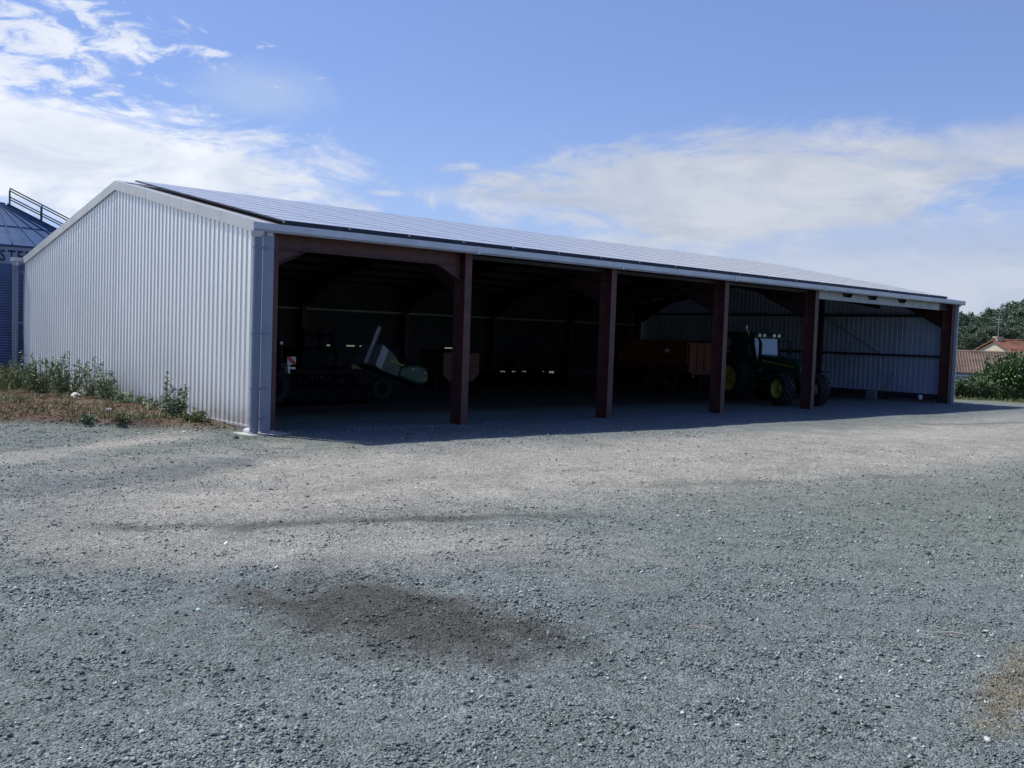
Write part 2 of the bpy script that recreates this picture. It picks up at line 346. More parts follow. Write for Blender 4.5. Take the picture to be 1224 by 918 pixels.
# ------------------------------------------------------------------ ground
def axis(a, b, step, far):
    m = list(np.arange(a, b, step)); lo = [a]; s = step
    while lo[-1] > -far: s *= 1.25; lo.append(lo[-1]-s)
    hi = [m[-1]]; s = step
    while hi[-1] < far: s *= 1.25; hi.append(hi[-1]+s)
    return np.array(lo[:0:-1]+m+hi[1:])
def ground_masks(x, y):
    """returns colour (n,3) and stoniness"""
    n1 = fbm(x, y, .5, 5, 21); n2 = fbm(x, y, 1.6, 5, 22); n3 = fbm(x*.35, y, .7, 4, 23); n4 = fbm(x, y, 6, 4, 24)
    w = (n1-.5)*2.6
    blue = np.array([.160, .192, .202]); pale = np.array([.36, .348, .31]); brown = np.array([.078, .078, .070])
    green = np.array([.190, .216, .188]); dustf = np.array([.16, .145, .125])
    c = np.repeat(green[None], len(x), 0)
    # axis across the yard: distance in front of the barn measured roughly towards the viewer
    az = np.degrees(np.arctan2(x-CAM.x, y-CAM.y)); d = np.hypot(x-CAM.x, y-CAM.y)
    lf = sst(-(x*.75+y*.25)+(n1-.5)*5, -1, 6)
    c = c+(blue-c)*(lf*.6)[:, None]
    # compacted pale track crossing parallel to the barn
    t1 = np.exp(-((y+5.4+.10*(x+2)+w*.7)/2.5)**2)*sst(x, -9, -1)
    t1 = np.maximum(t1, .85*np.exp(-((y+8.2+.12*x+w*.6)/1.9)**2)*sst(x, -9, -4)*(1-sst(x, 12, 30)))
    t1 = np.maximum(t1, .6*(1-sst(ell(x, y, -4.6, -10.2, 3.6, 1.5, -38)+(n2-.5)*1.2, .4, 1.4)))
    t1 = np.maximum(t1, .75*np.exp(-((y+2.2-.55*(x+6)*(x < -1)+w*.3)/.8)**2)*(1-sst(x, -2, 1)))
    t1 = np.maximum(t1, .55*sst(x, 8, 20)*sst(-y, 3.2, 5.5)*(1-sst(-y, 11, 16)))
    t1 = t1*(.75+.8*n2); t1 = np.clip(t1, 0, 1)
    c = c+(pale-c)*t1[:, None]
    b1 = (1-sst(ell(x, y, -4.4, -4.7, 3.4, .9, 22)+(n2-.5)*.9, .5, 1.2))*.65
    b2 = (1-sst(ell(x, y, -4.6, -11.7, 2.6, .7, -20)+(n2-.5)*.9, .5, 1.3))*.35
    b3 = (1-sst(ell(x, y, -1.0, .0, 1.6, .5, -30)+(n2-.5)*.9, .5, 1.3))*.5
    bl = np.maximum(np.maximum(b1, b2), b3)
    c = c+(blue*.72-c)*bl[:, None]
    # damp brownish patches
    p1 = (1-sst(ell(x, y, -5.25, -13.1, 1.6, .95, -72)+(n1-.5)*.35+(n2-.5)*.8+(n4-.5)*.9, .4, 1.2))
    p2 = (1-sst(np.abs(y+9.55+.42*(x+3.6)+w*.15)/.17+(n2-.5)*3.0, .3, 1.7))*sst(x, -6.8, -5.6)*(1-sst(x, -2.2, .2))*.7
    p3 = (1-sst(np.abs(y+8.9+.30*x+w*.1)/.14+(n2-.5)*3.5, .3, 1.6))*sst(x, 1, 3)*(1-sst(x, 7, 9))*.3
    p4 = (1-sst(ell(x, y, 24, -6.2, 5, .35, -10)+(n2-.5)*1.5, .4, 1.2))*.4
    br = np.clip(np.maximum(np.maximum(p1*.98, p2), np.maximum(p3, p4)), 0, 1)
    c = c+(brown-c)*br[:, None]
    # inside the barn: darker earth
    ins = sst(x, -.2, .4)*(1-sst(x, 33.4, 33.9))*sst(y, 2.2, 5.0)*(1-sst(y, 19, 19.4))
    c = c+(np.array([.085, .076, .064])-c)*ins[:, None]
    # barn shadow in front of the posts: blue shade painted into the gravel colour
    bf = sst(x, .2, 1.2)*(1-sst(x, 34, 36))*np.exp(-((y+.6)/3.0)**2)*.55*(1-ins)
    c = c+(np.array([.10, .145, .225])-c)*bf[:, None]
    # dirt bank
    s = in_strip(x, y)
    soil = np.array([.125, .072, .045])+(n4[:, None]-.5)*np.array([.12, .09, .06])
    olive = np.array([.13, .115, .06])
    soil = soil+(olive-soil)*(sst(n2, .5, .68)*.8)[:, None]
    c = c+(soil-c)*s[:, None]
    # straw patch at lower right
    st = (1-sst(ell(x, y, -2.75, -16.95, 1.15, .28, 12)+(n2-.5)*1.1, .5, 1.2))*.6
    c = c+(np.array([.20, .17, .115])-c)*st[:, None]
    # grass beyond the yard
    g = np.maximum.reduce([sst(x+.45*(y+2)+(n1-.5)*2, 38.2, 39.6), sst(y, 24, 27)*1., sst(-x+(n1-.5)*4, 40, 44), sst(-y, 40, 46), sst(y-1.6*(-x)+2+(n2-.5)*2, 5.5, 7)*(x < -.0)*sst(y, 3, 5)*(1-s)])
    gr = np.array([.085, .105, .045])+(n2[:, None]-.5)*np.array([.07, .06, .03])
    c = c+(gr-c)*g[:, None]
    c = c*(1+(n2-.5)*.35+(n4-.5)*.22)[:, None]*(1+(n3-.5)*.25)[:, None]
    stones = (1-t1*.85)*(1-s*.75)*(1-g)*(1-ins*.85)*(1-st*.4)*(1-br*.15)
    n5 = fbm(x, y, 3.2, 4, 27)
    return np.clip(c, .01, .9), stones*(.14+.95*sst(n5*.6+n2*.4, .42, .62)), g, s, br
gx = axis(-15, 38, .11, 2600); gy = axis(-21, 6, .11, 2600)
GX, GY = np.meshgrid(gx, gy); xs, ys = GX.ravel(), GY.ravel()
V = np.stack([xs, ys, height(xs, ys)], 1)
nx, ny = len(gx), len(gy); ii = (np.arange(ny-1)[:, None]*nx+np.arange(nx-1)[None]).ravel()
Fq = np.stack([ii, ii+1, ii+1+nx, ii+nx], 1)
def ground_mat(name='yard_gravel', for_stone=False):
    m = bpy.data.materials.new(name); m.use_nodes = True; t = NT(m.node_tree)
    out = t.node('ShaderNodeOutputMaterial'); b = t.node('ShaderNodeBsdfPrincipled'); t.l.new(b.outputs[0], out.inputs[0])
    b.inputs['Roughness'].default_value = .9; b.inputs['Specular IOR Level'].default_value = .25
    at = t.node('ShaderNodeAttribute', attribute_name='Col').outputs['Color']
    tc = t.node('ShaderNodeTexCoord').outputs['Object']
    if for_stone:
        g = t.node('ShaderNodeNewGeometry').outputs['Random Per Island']
        k = t.ramp(g, [(0, (.32, .34, .37)), (.30, (.85, .87, .88)), (.75, (1.25, 1.27, 1.24)), (.94, (1.8, 1.8, 1.75)), (.988, (3.0, 3.0, 2.9))])
        b.inputs['Roughness'].default_value = .7
    else:
        vo = t.node('ShaderNodeTexVoronoi'); vo.inputs['Scale'].default_value = 62; t.l.new(tc, vo.inputs['Vector'])
        sp = t.node('ShaderNodeSeparateColor'); t.l.new(vo.outputs['Color'], sp.inputs[0])
        vo2 = t.node('ShaderNodeTexVoronoi'); vo2.inputs['Scale'].default_value = 24; t.l.new(tc, vo2.inputs['Vector'])
        sp2 = t.node('ShaderNodeSeparateColor'); t.l.new(vo2.outputs['Color'], sp2.inputs[0])
        n = t.noise(tc, 30, 6, .75); n2 = t.noise(tc, 5, 6, .7)
        k = t.math('MULTIPLY', t.smooth(sp.outputs[0], 0, 1, .66, 1.34), t.smooth(n, .3, .7, .72, 1.28))
        k = t.math('MULTIPLY', k, t.smooth(sp2.outputs[0], 0, 1, .85, 1.15))
        k = t.math('MULTIPLY', k, t.smooth(n2, .3, .7, .86, 1.14))
    vm = t.node('ShaderNodeVectorMath', operation='MULTIPLY'); t.l.new(at, vm.inputs[0])
    t.l.new(k, vm.inputs[1]); t.l.new(vm.outputs[0], b.inputs['Base Color'])
    if not for_stone:
        hsum = t.math('ADD', t.math('MULTIPLY', vo.outputs['Distance'], -1.2), t.math('ADD', t.math('MULTIPLY', vo2.outputs['Distance'], -.8), t.noise(tc, 14, 8, .8)))
        bn = t.node('ShaderNodeBump'); bn.inputs['Strength'].default_value = .85; bn.inputs['Distance'].default_value = .022
        t.l.new(hsum, bn.inputs['Height']); t.l.new(bn.outputs[0], b.inputs['Normal'])
    return m
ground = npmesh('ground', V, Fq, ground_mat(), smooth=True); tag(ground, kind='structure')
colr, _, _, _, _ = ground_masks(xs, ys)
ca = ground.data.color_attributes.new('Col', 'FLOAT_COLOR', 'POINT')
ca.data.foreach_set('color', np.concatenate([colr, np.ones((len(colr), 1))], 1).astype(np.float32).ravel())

# loose gravel: one mesh of many small stones, denser close by
def make_stones(name, N, rmin, rmax, smin, smed, power, label_kind='stuff'):
    u = rng.random(N*2); q = 2-power
    r = (rmin**q+u*(rmax**q-rmin**q))**(1/q); a = np.radians(rng.uniform(0, 86, N*2))
    x = CAM.x+r*np.sin(a); y = CAM.y+r*np.cos(a)
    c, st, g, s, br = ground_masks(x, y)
    keep = (rng.random(N*2) < st*.9) & ~((x > 0) & (y > .4)); x, y, r, c = x[keep][:N], y[keep][:N], r[keep][:N], c[keep][:N]; n = len(x)
    sz = np.clip(smed*np.exp(rng.normal(0, .52, n)), smin, smed*4)*(1+.025*np.clip(r-6, 0, 20))
    base = np.array([[1, 0, 0], [.25, .9, 0], [-.8, .6, 0], [-.8, -.6, 0], [.25, -.9, 0], [.15, .1, .75], [-.2, -.1, -.5]])
    V = base[None]*(1+rng.normal(0, .22, (n, 7, 1)))+rng.normal(0, .12, (n, 7, 3))
    V = V*(sz[:, None, None]*.5)*np.stack([np.ones(n), rng.uniform(.55, 1, n), rng.uniform(.45, 1.0, n)], 1)[:, None]
    # tilt then spin
    th = rng.uniform(0, 2*np.pi, n); ti = rng.normal(0, .5, n)
    ct, stt = np.cos(ti)[:, None], np.sin(ti)[:, None]; X, Z = V[..., 0]*ct-V[..., 2]*stt, V[..., 0]*stt+V[..., 2]*ct
    Y = V[..., 1]; c2, s2 = np.cos(th)[:, None], np.sin(th)[:, None]
    V = np.stack([X*c2-Y*s2+x[:, None], X*s2+Y*c2+y[:, None], Z+(height(x, y)+sz*.12)[:, None]], 2)
    F = np.array([[0, 1, 5], [1, 2, 5], [2, 3, 5], [3, 4, 5], [4, 0, 5], [1, 0, 6], [2, 1, 6], [3, 2, 6], [4, 3, 6], [0, 4, 6]])
    F = (F[None]+(np.arange(n)*7)[:, None, None]).reshape(-1, 3)
    o = npmesh(name, V.reshape(-1, 3), F, MT['stone'])
    grey = np.array([.175, .204, .186]); c = c*.85+grey*.15+rng.normal(0, .008, (n, 3))
    cc = np.repeat(np.clip(c, .01, 1), 7, 0)
    at = o.data.color_attributes.new('Col', 'FLOAT_COLOR', 'POINT')
    at.data.foreach_set('color', np.concatenate([cc, np.ones((len(cc), 1))], 1).astype(np.float32).ravel())
    return tag(o, 'loose grey blue crushed stone gravel scattered over the farm yard', 'gravel', kind='stuff')
MT['stone'] = ground_mat('gravel_stone', True)
make_stones('gravel', 270000, 3.2, 26, .005, .0128, 1.35)
make_stones('gravel', 450, 3.2, 16, .018, .024, 1.2)

# ------------------------------------------------------------------ the barn
L, D, H, SL = 33.5, 19.05, 4.56, .1935
def zr(y): return H+SL*min(y, D-y)
barn = thing('open_barn', 'long open-fronted metal barn with ribbed galvanised gable, rust-red steel posts and solar roof', 'barn')
FX = [.19+5.49*k for k in range(6)]+[L-.22]   # frames

def ribbed_sheet(along0, along1, pos, ztop, zbot, normal, axis_='Y', pitch=.25, dep=.028, mt='galv'):
    """vertical ribbed sheet. along axis_; 'normal' = +-1 side the ribs stand out to."""
    pts = []; a = along0
    prof = [(0, 0), (.165, 0), (.185, 1), (.220, 1), (.240, 0)]
    while a < along1-1e-6:
        for o_, h_ in prof:
            if a+o_ <= along1: pts.append((a+o_, pos+normal*dep*h_))
        a += pitch
    pts.append((along1, pos)); vs = []; fs = []
    for i, (p, q) in enumerate(pts):
        for z in (zbot, ztop(p)): vs.append((q, p, z) if axis_ == 'Y' else (p, q, z))
    for i in range(len(pts)-1): fs.append((2*i, 2*i+2, 2*i+3, 2*i+1))
    return MB().add(vs, fs)
g1 = MB(); ribs_ztop = lambda y: zr(y)-.05
m = ribbed_sheet(.06, D/2, -.01, ribs_ztop, .10, -1); m2 = ribbed_sheet(D/2, D-.02, -.01, ribs_ztop, .10, -1)
m.add(m2.v, m2.f)
gw = m.build('gable_wall', MT['galv'], barn)
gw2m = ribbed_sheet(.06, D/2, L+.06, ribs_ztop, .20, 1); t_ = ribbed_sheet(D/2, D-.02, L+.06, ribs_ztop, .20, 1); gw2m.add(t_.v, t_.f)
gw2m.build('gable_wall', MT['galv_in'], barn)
fl = MB(); fl.bb(-.055, -.012, .06, D-.02, .055, .11); fl.build('base_flashing', MT['trim'], barn)
pl = MB(); pl.bb(-.045, .25, -.03, D, -.1, .052); pl.build('plinth', MT['conc'], barn)
MB().bb(.25, L-.25, D-.25, D+.02, -.1, .22).build('rear_plinth', MT['dark_steel'], barn)
MB().bb(L-.25, L+.045, .1, D, -.1, .305).build('end_plinth', MT['dark_steel'], barn)
sb = MB(); sb.bb(-.6, .45, -.42, .3, -.08, .018); sb.build('drain_slab', MT['conc'], barn, bevel=.01)
# rear wall, with a few narrow gaps where daylight shows at its foot and above the low boarding
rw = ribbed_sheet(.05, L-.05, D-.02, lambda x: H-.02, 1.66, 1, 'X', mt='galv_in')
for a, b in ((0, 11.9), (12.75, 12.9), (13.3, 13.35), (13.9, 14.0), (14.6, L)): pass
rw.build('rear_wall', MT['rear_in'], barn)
lowm = MB(); gaps = [(6.6, 6.9), (8.1, 8.25), (9.7, 10.1), (24.85, 25.05), (25.4, 25.6), (25.9, 26.1), (26.6, 26.75), (27.2, 27.35), (27.75, 27.95)]
def slab_with_gaps(mb, x0, x1, y0, y1, z0, z1, gp):
    x = x0
    for a, b in gp:
        mb.bb(x, a, y0, y1, z0, z1); x = b
    mb.bb(x, x1, y0, y1, z0, z1)
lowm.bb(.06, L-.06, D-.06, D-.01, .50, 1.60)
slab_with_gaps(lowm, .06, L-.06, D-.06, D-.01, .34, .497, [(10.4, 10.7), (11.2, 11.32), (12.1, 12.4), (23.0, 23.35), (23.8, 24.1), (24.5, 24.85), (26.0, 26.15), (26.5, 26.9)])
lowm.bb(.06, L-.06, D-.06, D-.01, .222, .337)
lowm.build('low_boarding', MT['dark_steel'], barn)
# strip between boarding and sheets, open in places
st = MB(); slab_with_gaps(st, .06, L-.06, D-.055, D-.012, 1.60, 1.66, [(12.6, 12.8), (13.0, 14.1), (14.35, 14.8), (15.1, 15.6), (19.3, 20.9)])
st.build('closing_strip', MT['dark_steel'], barn)
for z in (2.45, 3.2):
    MB().bb(.2, L-.2, D-.18, D-.065, z, z+.09).build('rear_girt', MT['pale_steel'] if z > 3 else MT['dark_steel'], barn)
for z, hh in ((2.02, .1), (3.85, .1)):
    MB().bb(L-.17, L-.03, .12, D-.2, z, z+hh).build('gable_girt', MT['dark_steel'], barn)
MB().bb(L-.17, L-.03, .12, D-.2, .30, .36).build('gable_girt', MT['dark_steel'], barn)
for yy in (6.6, 12.5):
    MB().bb(L-.34 if yy > 5 else L-.1, L-.175 if yy > 5 else L-.05, yy-.09 if yy > 5 else yy-.03, yy+.09 if yy > 5 else yy+.03, 0, zr(yy)-.3).build('gable_post', MT['dark_steel'], barn)
MB().bar((L-.19, 6.5, 3.85), (L-.19, 3.35, 2.05), .03, .03).build('brace', MT['dark_steel'], barn)
for z in (2.02, 3.4): MB().bb(.05, .15, .3, D-.2, z, z+.1).build('gable_girt', MT['dark_steel'], barn)
# roof: sheet, purlins, ridge cap
def roof_slab(y0, y1, x0, x1, lo, hi):   # offset above the roof plane
    return MB().prism([(y0, zr(y0)+lo), (y1, zr(y1)+lo), (y1, zr(y1)+hi), (y0, zr(y0)+hi)], lambda a, b: (x0, a, b), lambda a, b: (x1, a, b))
roof_slab(-.12, D/2, -.02, L+.05, -.03, .03).build('roof_front', MT['roof'], barn)
roof_slab(D/2, D+.12, -.02, L+.05, -.03, .03).build('roof_back', MT['roof'], barn)
roof_slab(-.05, D/2-.02, .1, L-.1, -.055, -.035).build('roof_underside', MT['under'], barn)
roof_slab(D/2+.02, D-.05, .1, L-.1, -.055, -.035).build('roof_underside', MT['under'], barn)
for k in range(1, 15):
    y = k*D/15
    if k % 1 == 0: MB().bb(.15, L-.15, y-.03, y+.03, zr(y)-.25, zr(y)-.07).build('purlin', MT['dark_steel'], barn)
MB().prism([(D/2-.22, zr(D/2-.22)+.035), (D/2, zr(D/2)+.045), (D/2+.22, zr(D/2+.22)+.035), (D/2+.22, zr(D/2+.22)+.055), (D/2, zr(D/2)+.075), (D/2-.22, zr(D/2-.22)+.055)], lambda a, b: (0, a, b), lambda a, b: (L, a, b)).build('ridge_cap', MT['trim'], barn)
# rake trims on both gables, front and back slope
for x0, x1 in ((-.075, .06), (L-.03, L+.1)):
    for ya, yb in ((-.1, D/2-.0015), (D/2+.0015, D+.1)):
        rk = MB().prism([(ya, zr(ya)-.21), (yb, zr(yb)-.21), (yb, zr(yb)+.055), (ya, zr(ya)+.055)], lambda a, b: (x0, a, b), lambda a, b: (x1, a, b))
        o = rk.build('rake_trim', MT['trim'], barn)
        for k in range(1, 4):
            s_ = MB(); y = ya+(yb-ya)*k/4; s_.prism([(y-.03, zr(y-.03)-.212), (y+.03, zr(y+.03)-.212), (y+.03, zr(y+.03)+.057), (y-.03, zr(y-.03)+.057)], lambda a, b: (x0-.0025, a, b), lambda a, b: (x1+.0025, a, b))
            s_.build('trim_joint', MT['trim'], o)
# corner trims
MB().bb(-.14, .12, -.05, .055, .05, H-.04).build('corner_trim', MT['trim_end'], barn)
MB().bb(L-.02, L+.05, -.05, .1, .0, H-.04).build('corner_trim', MT['trim'], barn)
MB().bb(-.05, .12, D-.01, D+.06, .05, H-.04).build('corner_trim', MT['trim_end'], barn)
# gutters
def gutter(yc, sgn):
    prof = [(0, .0), (-.02, -.13), (-.05, -.165), (-.13, -.165), (-.165, -.12), (-.17, .02), (-.155, .02), (-.15, -.11), (-.125, -.15), (-.055, -.15), (-.03, -.12), (-.012, .0)]
    mb = MB().prism([(yc+sgn*a, H+.01+b) for a, b in prof], lambda a, b: (-.46, a, b), lambda a, b: (L+.22, a, b))
    return mb
gf = gutter(-.06, 1).build('gutter', MT['gutter'], barn)
gb = gutter(D+.06, -1).build('gutter', MT['gutter'], barn)
for k, x in enumerate([-.457, L+.217]):
    MB().bb(x-.006, x+.006, -.232, -.06, H-.158, H+.035).build('gutter_end', MT['gutter'], gf)
for x in [5.75, 11.2, 16.7, 22.2, 28.0]:
    MB().bb(x-.04, x+.04, -.238, -.055, H-.162, H+.034).build('gutter_joint', MT['gutter'], gf)
# downspouts at the two left corners
def spout(y, sgn, z0=.1):
    x = -.30
    o = MB().tube([(x, y, H-.14), (x, y, H-.4), (x, y, z0+.22), (x-.0, y, z0+.1), (x-.16, y-.02*sgn, z0), (x-.3, y-.03*sgn, z0-.03)] if False else [(x, y, H-.14), (x, y, H-.4), (x, y, z0+.1), (x, y, z0-.05)], .098, 16).build('downspout', MT['pipe'], barn, smooth=True)
    for z in (H-.5, 2.2, 1.0, .35):
        MB().lathe([(.099, -.02), (.112, -.02), (.112, .02), (.099, .02)], (x, y, z), n=16, close=True).bb(x+.1, -.01, y-.02, y+.02, z-.018, z+.018).build('pipe_clip', MT['pipe'], o)
    MB().lathe([(.1, 0), (.14, .05), (.15, .13), (.1, .15)], (x, y, H-.28), n=16).build('outlet_cone', MT['gutter'], o, smooth=True)
    return o
sp1 = spout(-.12, 1)
MB().tube([(-.30, -.12, .16), (-.30, -.10, .06), (-.30, .0, .02), (-.30, .22, .015)], .10, 14).build('pipe_elbow', MT['trim'], sp1, smooth=True)
spout(D+.14, -1)

# steel frames
def isec(mb, x, y0, y1, z0, z1, fw_=.2, tf=.018, tw=.014):
    mb.bb(x-fw_/2, x+fw_/2, y0, y0+tf, z0, z1); mb.bb(x-fw_/2, x+fw_/2, y1-tf, y1, z0, z1); mb.bb(x-tw/2, x+tw/2, y0+tf, y1-tf, z0, z1)
    return mb
def rafter(mb, x, depth, y0, y1, fw_=.18, front=True):
    for a, b in ((y0, D/2), (D/2, y1)):
        for lo, hi, w in ((-.28, -.262, fw_), (-.262-depth, -.28, .012), (-.28-depth, -.262-depth, fw_)):
            mb.prism([(a, zr(a)+lo), (b, zr(b)+lo), (b, zr(b)+hi), (a, zr(a)+hi)], lambda p, q: (x-w/2, p, q), lambda p, q: (x+w/2, p, q))
    # haunches at the knees
    for s_, e_ in ((y0, 1), (y1, -1))[0 if front else 1:]:
        mb.prism([(s_, zr(s_)-.3), (s_, zr(s_)-1.25), (s_+e_*.12, zr(s_)-1.25), (s_+e_*2.1, zr(s_+e_*2.1)-.27-depth), (s_+e_*2.1, zr(s_+e_*2.1)-.3)], lambda p, q: (x-.007, p, q), lambda p, q: (x+.007, p, q))
        a = Vector((x, s_+e_*.1, zr(s_)-1.25)); b = Vector((x, s_+e_*2.1, zr(s_+e_*2.1)-.28-depth)); mb.bar(a, b, fw_, .015)
def bolts(x, y0, z0, z1, n):
    mb = MB()
    for k in range(n):
        z = z0+(z1-z0)*k/(n-1)
        for s_ in (-1, 1): mb.lathe([(.001, -.012), (.016, -.012), (.016, .0), (.001, .0)], (x+s_*.055, y0, z), 'Y', 6)
    return mb
for k, x in enumerate(FX):
    if k != 5:
        c = isec(MB(), x, .075, .53, .012, H-.06, .22).build('post', MT['red'], barn)
        MB().bb(x-.14, x+.14, .04, .57, -.02, .011).build('base_plate', MT['red'], c)
        for z in (3.05, 3.75, 4.05): MB().bb(x-.1, x+.1, .095, .51, z, z+.012).build('stiffener', MT['red'], c)
        bm = MB()
        for q in range(12):
            for s_ in (-.075, .075):
                bm.lathe([(.001, -.02), (.014, -.02), (.014, 0), (.001, 0)], (x+s_, .545, 3.2+q*.1), 'Y', 6)
        for q in range(10):
            bm.lathe([(.001, -.014), (.013, -.014), (.013, 0), (.001, 0)], (x-.008, .47, 3.15+q*.11), 'X', 6)
        bm.build('bolt_row', MT['pale_steel'], c)
    yb = isec(MB(), x, D-.53, D-.12, .012, H-.06, .2).build('rear_post', MT['red'], barn)
    if 0 < k < 6:
        rf = MB(); rafter(rf, x, .42, .54, D-.54, .18, k != 5); rf.build('rafter', MT['shadered'], barn)
    else:
        rf = MB(); rafter(rf, x, .30, .54, D-.54); rf.build('rafter', MT['shadered'], barn)
# red lintel in the first bay with haunches
lt = MB(); x0, x1 = FX[0]+.11, FX[1]-.11; yl = .29
lt.bb(x0, x1, yl-.09, yl+.09, 4.43, 4.448); lt.bb(x0, x1, yl-.09, yl+.09, 4.09, 4.108); lt.bb(x0, x1, yl-.007, yl+.007, 4.108, 4.43)
lo = lt.build('lintel_beam', MT['red'], barn)
for s_, xe in ((1, x0), (-1, x1)):
    MB().xz([(xe, 4.088), (xe+s_*.75, 4.088), (xe+s_*.02, 3.72)], yl-.007, yl+.007).bar((xe+s_*.02, yl, 3.72), (xe+s_*.75, yl, 4.085), .16, .014).build('haunch_plate', MT['red'], lo)
# pale header in the double last bay with cut-outs, on which the missing post's frame rests
hx0, hx1 = FX[4]+.12, FX[6]-1.2; zt, zb = 4.42, 4.12
poly = [(hx0, zb), (hx1, zb), (hx1, zt)]
for cxn in (28.7, 26.3, 24.4): poly += [(cxn+.42, zt), (cxn+.26, zt-.15), (cxn-.26, zt-.15), (cxn-.42, zt)]
poly += [(hx0, zt)]
MB().xz(poly, .16, .2).build('header_beam', MT['pale_steel'], barn)
MB().bb(FX[4]+.12, FX[6]-.12, .30, .48, 4.14, 4.42).build('lintel_beam', MT['dark_steel'], barn)
for k in range(4):
    MB().bb(FX[k+0]+.12 if k else FX[0]+.12, FX[k+1]-.12, .40, .46, 4.32, 4.42).build('eave_purlin', MT['dark_steel'], barn)

# ------------------------------------------------------------------ solar array
arr = thing('solar_array', 'dark glass solar panels in long rows covering the front slope of the barn roof', 'solar panels', (0, 0, 0))
y0a, y1a = .12, D/2-.34; nrow = 10; pit = (y1a-y0a)/nrow; ax0, ax1 = .42, L-.9
for r_ in range(nrow):
    a = y0a+r_*pit+.008; b = y0a+(r_+1)*pit-.008
    row = roof_slab(a, b, ax0, ax1, .12, .152).build('panel_row', MT['pv'], arr)
    fr = MB()
    npn = 0
    for k in range(20):
        x = ax0+(ax1-ax0)*k/19; t_ = roof_slab(a, b, x-.008, x+.008, .1525, .1545); fr.add(t_.v, t_.f)
    for yy in (a, b-.015): t_ = roof_slab(yy, yy+.015, ax0, ax1, .1528, .155); fr.add(t_.v, t_.f)
    fr.build('panel_frame', MT['pvframe'], row)
roof_slab(y0a-.012, y0a+.01, ax0-.01, ax1+.01, .032, .151).build('eave_gap_shade', MT['pvedge'], arr)  # panel frame edge and the shadow gap below, painted as one dark strip
roof_slab(y0a, y1a, ax0-.03, ax0-.012, .115, .153).build('side_closure', MT['pvedge'], arr)
roof_slab(y0a, y1a, ax1+.012, ax1+.03, .10, .153).build('side_closure', MT['pvedge'], arr)
cl = MB()
for k in range(20):
    x = ax0+(ax1-ax0)*k/19; cl.bb(x-.025, x+.025, y0a-.035, y0a-.014, zr(.12)+.10, zr(.12)+.16)
cl.build('clamp_row', MT['pale_steel'], arr)

# ------------------------------------------------------------------ silo behind the left gable
SR, SE = 4.2, 5.15
silo = thing('grain_silo', 'shade-blue corrugated steel grain silo with conical roof and lettering behind the barn', 'silo', (.42, 25.2, 0))
prof = []; z = 0
while z < SE: prof += [(SR, z), (SR+.018, z+.025), (SR, z+.05), (SR-.012, z+.075)]; z += .10
prof.append((SR, SE)); MB().lathe(prof, (0, 0, 0), n=72).build('wall', MT['silo'], silo, smooth=True)
rf = MB(); rf.lathe([(SR+.12, SE-.06), (SR+.12, SE+.0), (.35, 7.02), (.35, 7.14), (.0, 7.18)], (0, 0, 0), n=48); rfo = rf.build('roof', MT['siloroof'], silo)
sm = MB()
for k in range(32):
    a = 2*math.pi*(k+.5)/32
    sm.bar(((SR+.1)*math.cos(a), (SR+.1)*math.sin(a), SE+.03), (.4*math.cos(a), .4*math.sin(a), 7.04), .035, .06)
for rr, zz in ((2.6, SE+(7.02-SE)*(SR+.12-2.6)/(SR-.23)+.03),): sm.tube([(rr*math.cos(a), rr*math.sin(a), zz) for a in np.linspace(0, 2*math.pi, 48)], .02, 5, False)
sm.build('roof_seam', MT['siloroof'], rfo)
st_ = MB()
for k in range(16):
    a = 2*math.pi*(k+.2)/16; st_.bar(((SR+.03)*math.cos(a), (SR+.03)*math.sin(a), .02), ((SR+.03)*math.cos(a), (SR+.03)*math.sin(a), SE-.05), .07, .05)
st_.build('stiffener', MT['silo'], silo)
# roof ladder with handrails descending to the right
aR = R(-12)
def rp(r_, h_, off=0):
    zz = SE+(7.02-SE)*(SR+.12-r_)/(SR-.23)
    return (r_*math.cos(aR)-off*math.sin(aR), r_*math.sin(aR)+off*math.cos(aR), zz+h_)
for off in (-.42, .42):
    hr = MB()
    for hh in (.42, .78): hr.tube([rp(.5, hh, off), rp(SR+.1, hh, off)], .026, 6)
    for r_ in (.5, 1.7, 2.9, 4.1): hr.tube([rp(r_, 0, off), rp(r_, .78, off)], .024, 6)
    hr.build('handrail', MT['rail'], silo)
ld = MB()
for off in (-.3, .3): ld.bar(rp(.4, .08, off), rp(SR+.1, .08, off), .05, .1)
for k in range(16): ld.bar(rp(.5+k*.23, .1, -.3), rp(.5+k*.23, .1, .3), .03, .03)
ld.build('roof_ladder', MT['rail'], silo)
# lettering bent round the wall
def letter(ch, ang, size, z):
    cu = bpy.data.curves.new('t', 'FONT'); cu.body = ch; cu.size = size; cu.extrude = .01; cu.offset = .012; cu.resolution_u = 3
    to = bpy.data.objects.new('t', cu); COL.objects.link(to); dg = bpy.context.evaluated_depsgraph_get(); dg.update()
    me = bpy.data.meshes.new_from_object(to.evaluated_get(dg)); bpy.data.objects.remove(to)
    w = max(v.co.x for v in me.vertices)-min(v.co.x for v in me.vertices); x0 = min(v.co.x for v in me.vertices)
    for v in me.vertices:
        a = ang+(v.co.x-x0)*.70/SR; rr = SR+.035+v.co.z; v.co = (rr*math.cos(a), rr*math.sin(a), z+v.co.y)
    me.materials.append(MT['navy']); o = bpy.data.objects.new('letter', me); COL.objects.link(o); o.parent = silo
    return a, w*.70/SR
MB().lathe([(SR+.022, 4.42), (SR+.026, 4.42), (SR+.026, 5.08), (SR+.022, 5.08)], (0, 0, 0), n=72, close=True).build('sign_band', MT['silolight'], silo, smooth=True)
ang = R(-90)-.193
for ch in 'STEEL':
    _, wa = letter(ch, ang, .60, 4.53); ang += wa+.085/SR

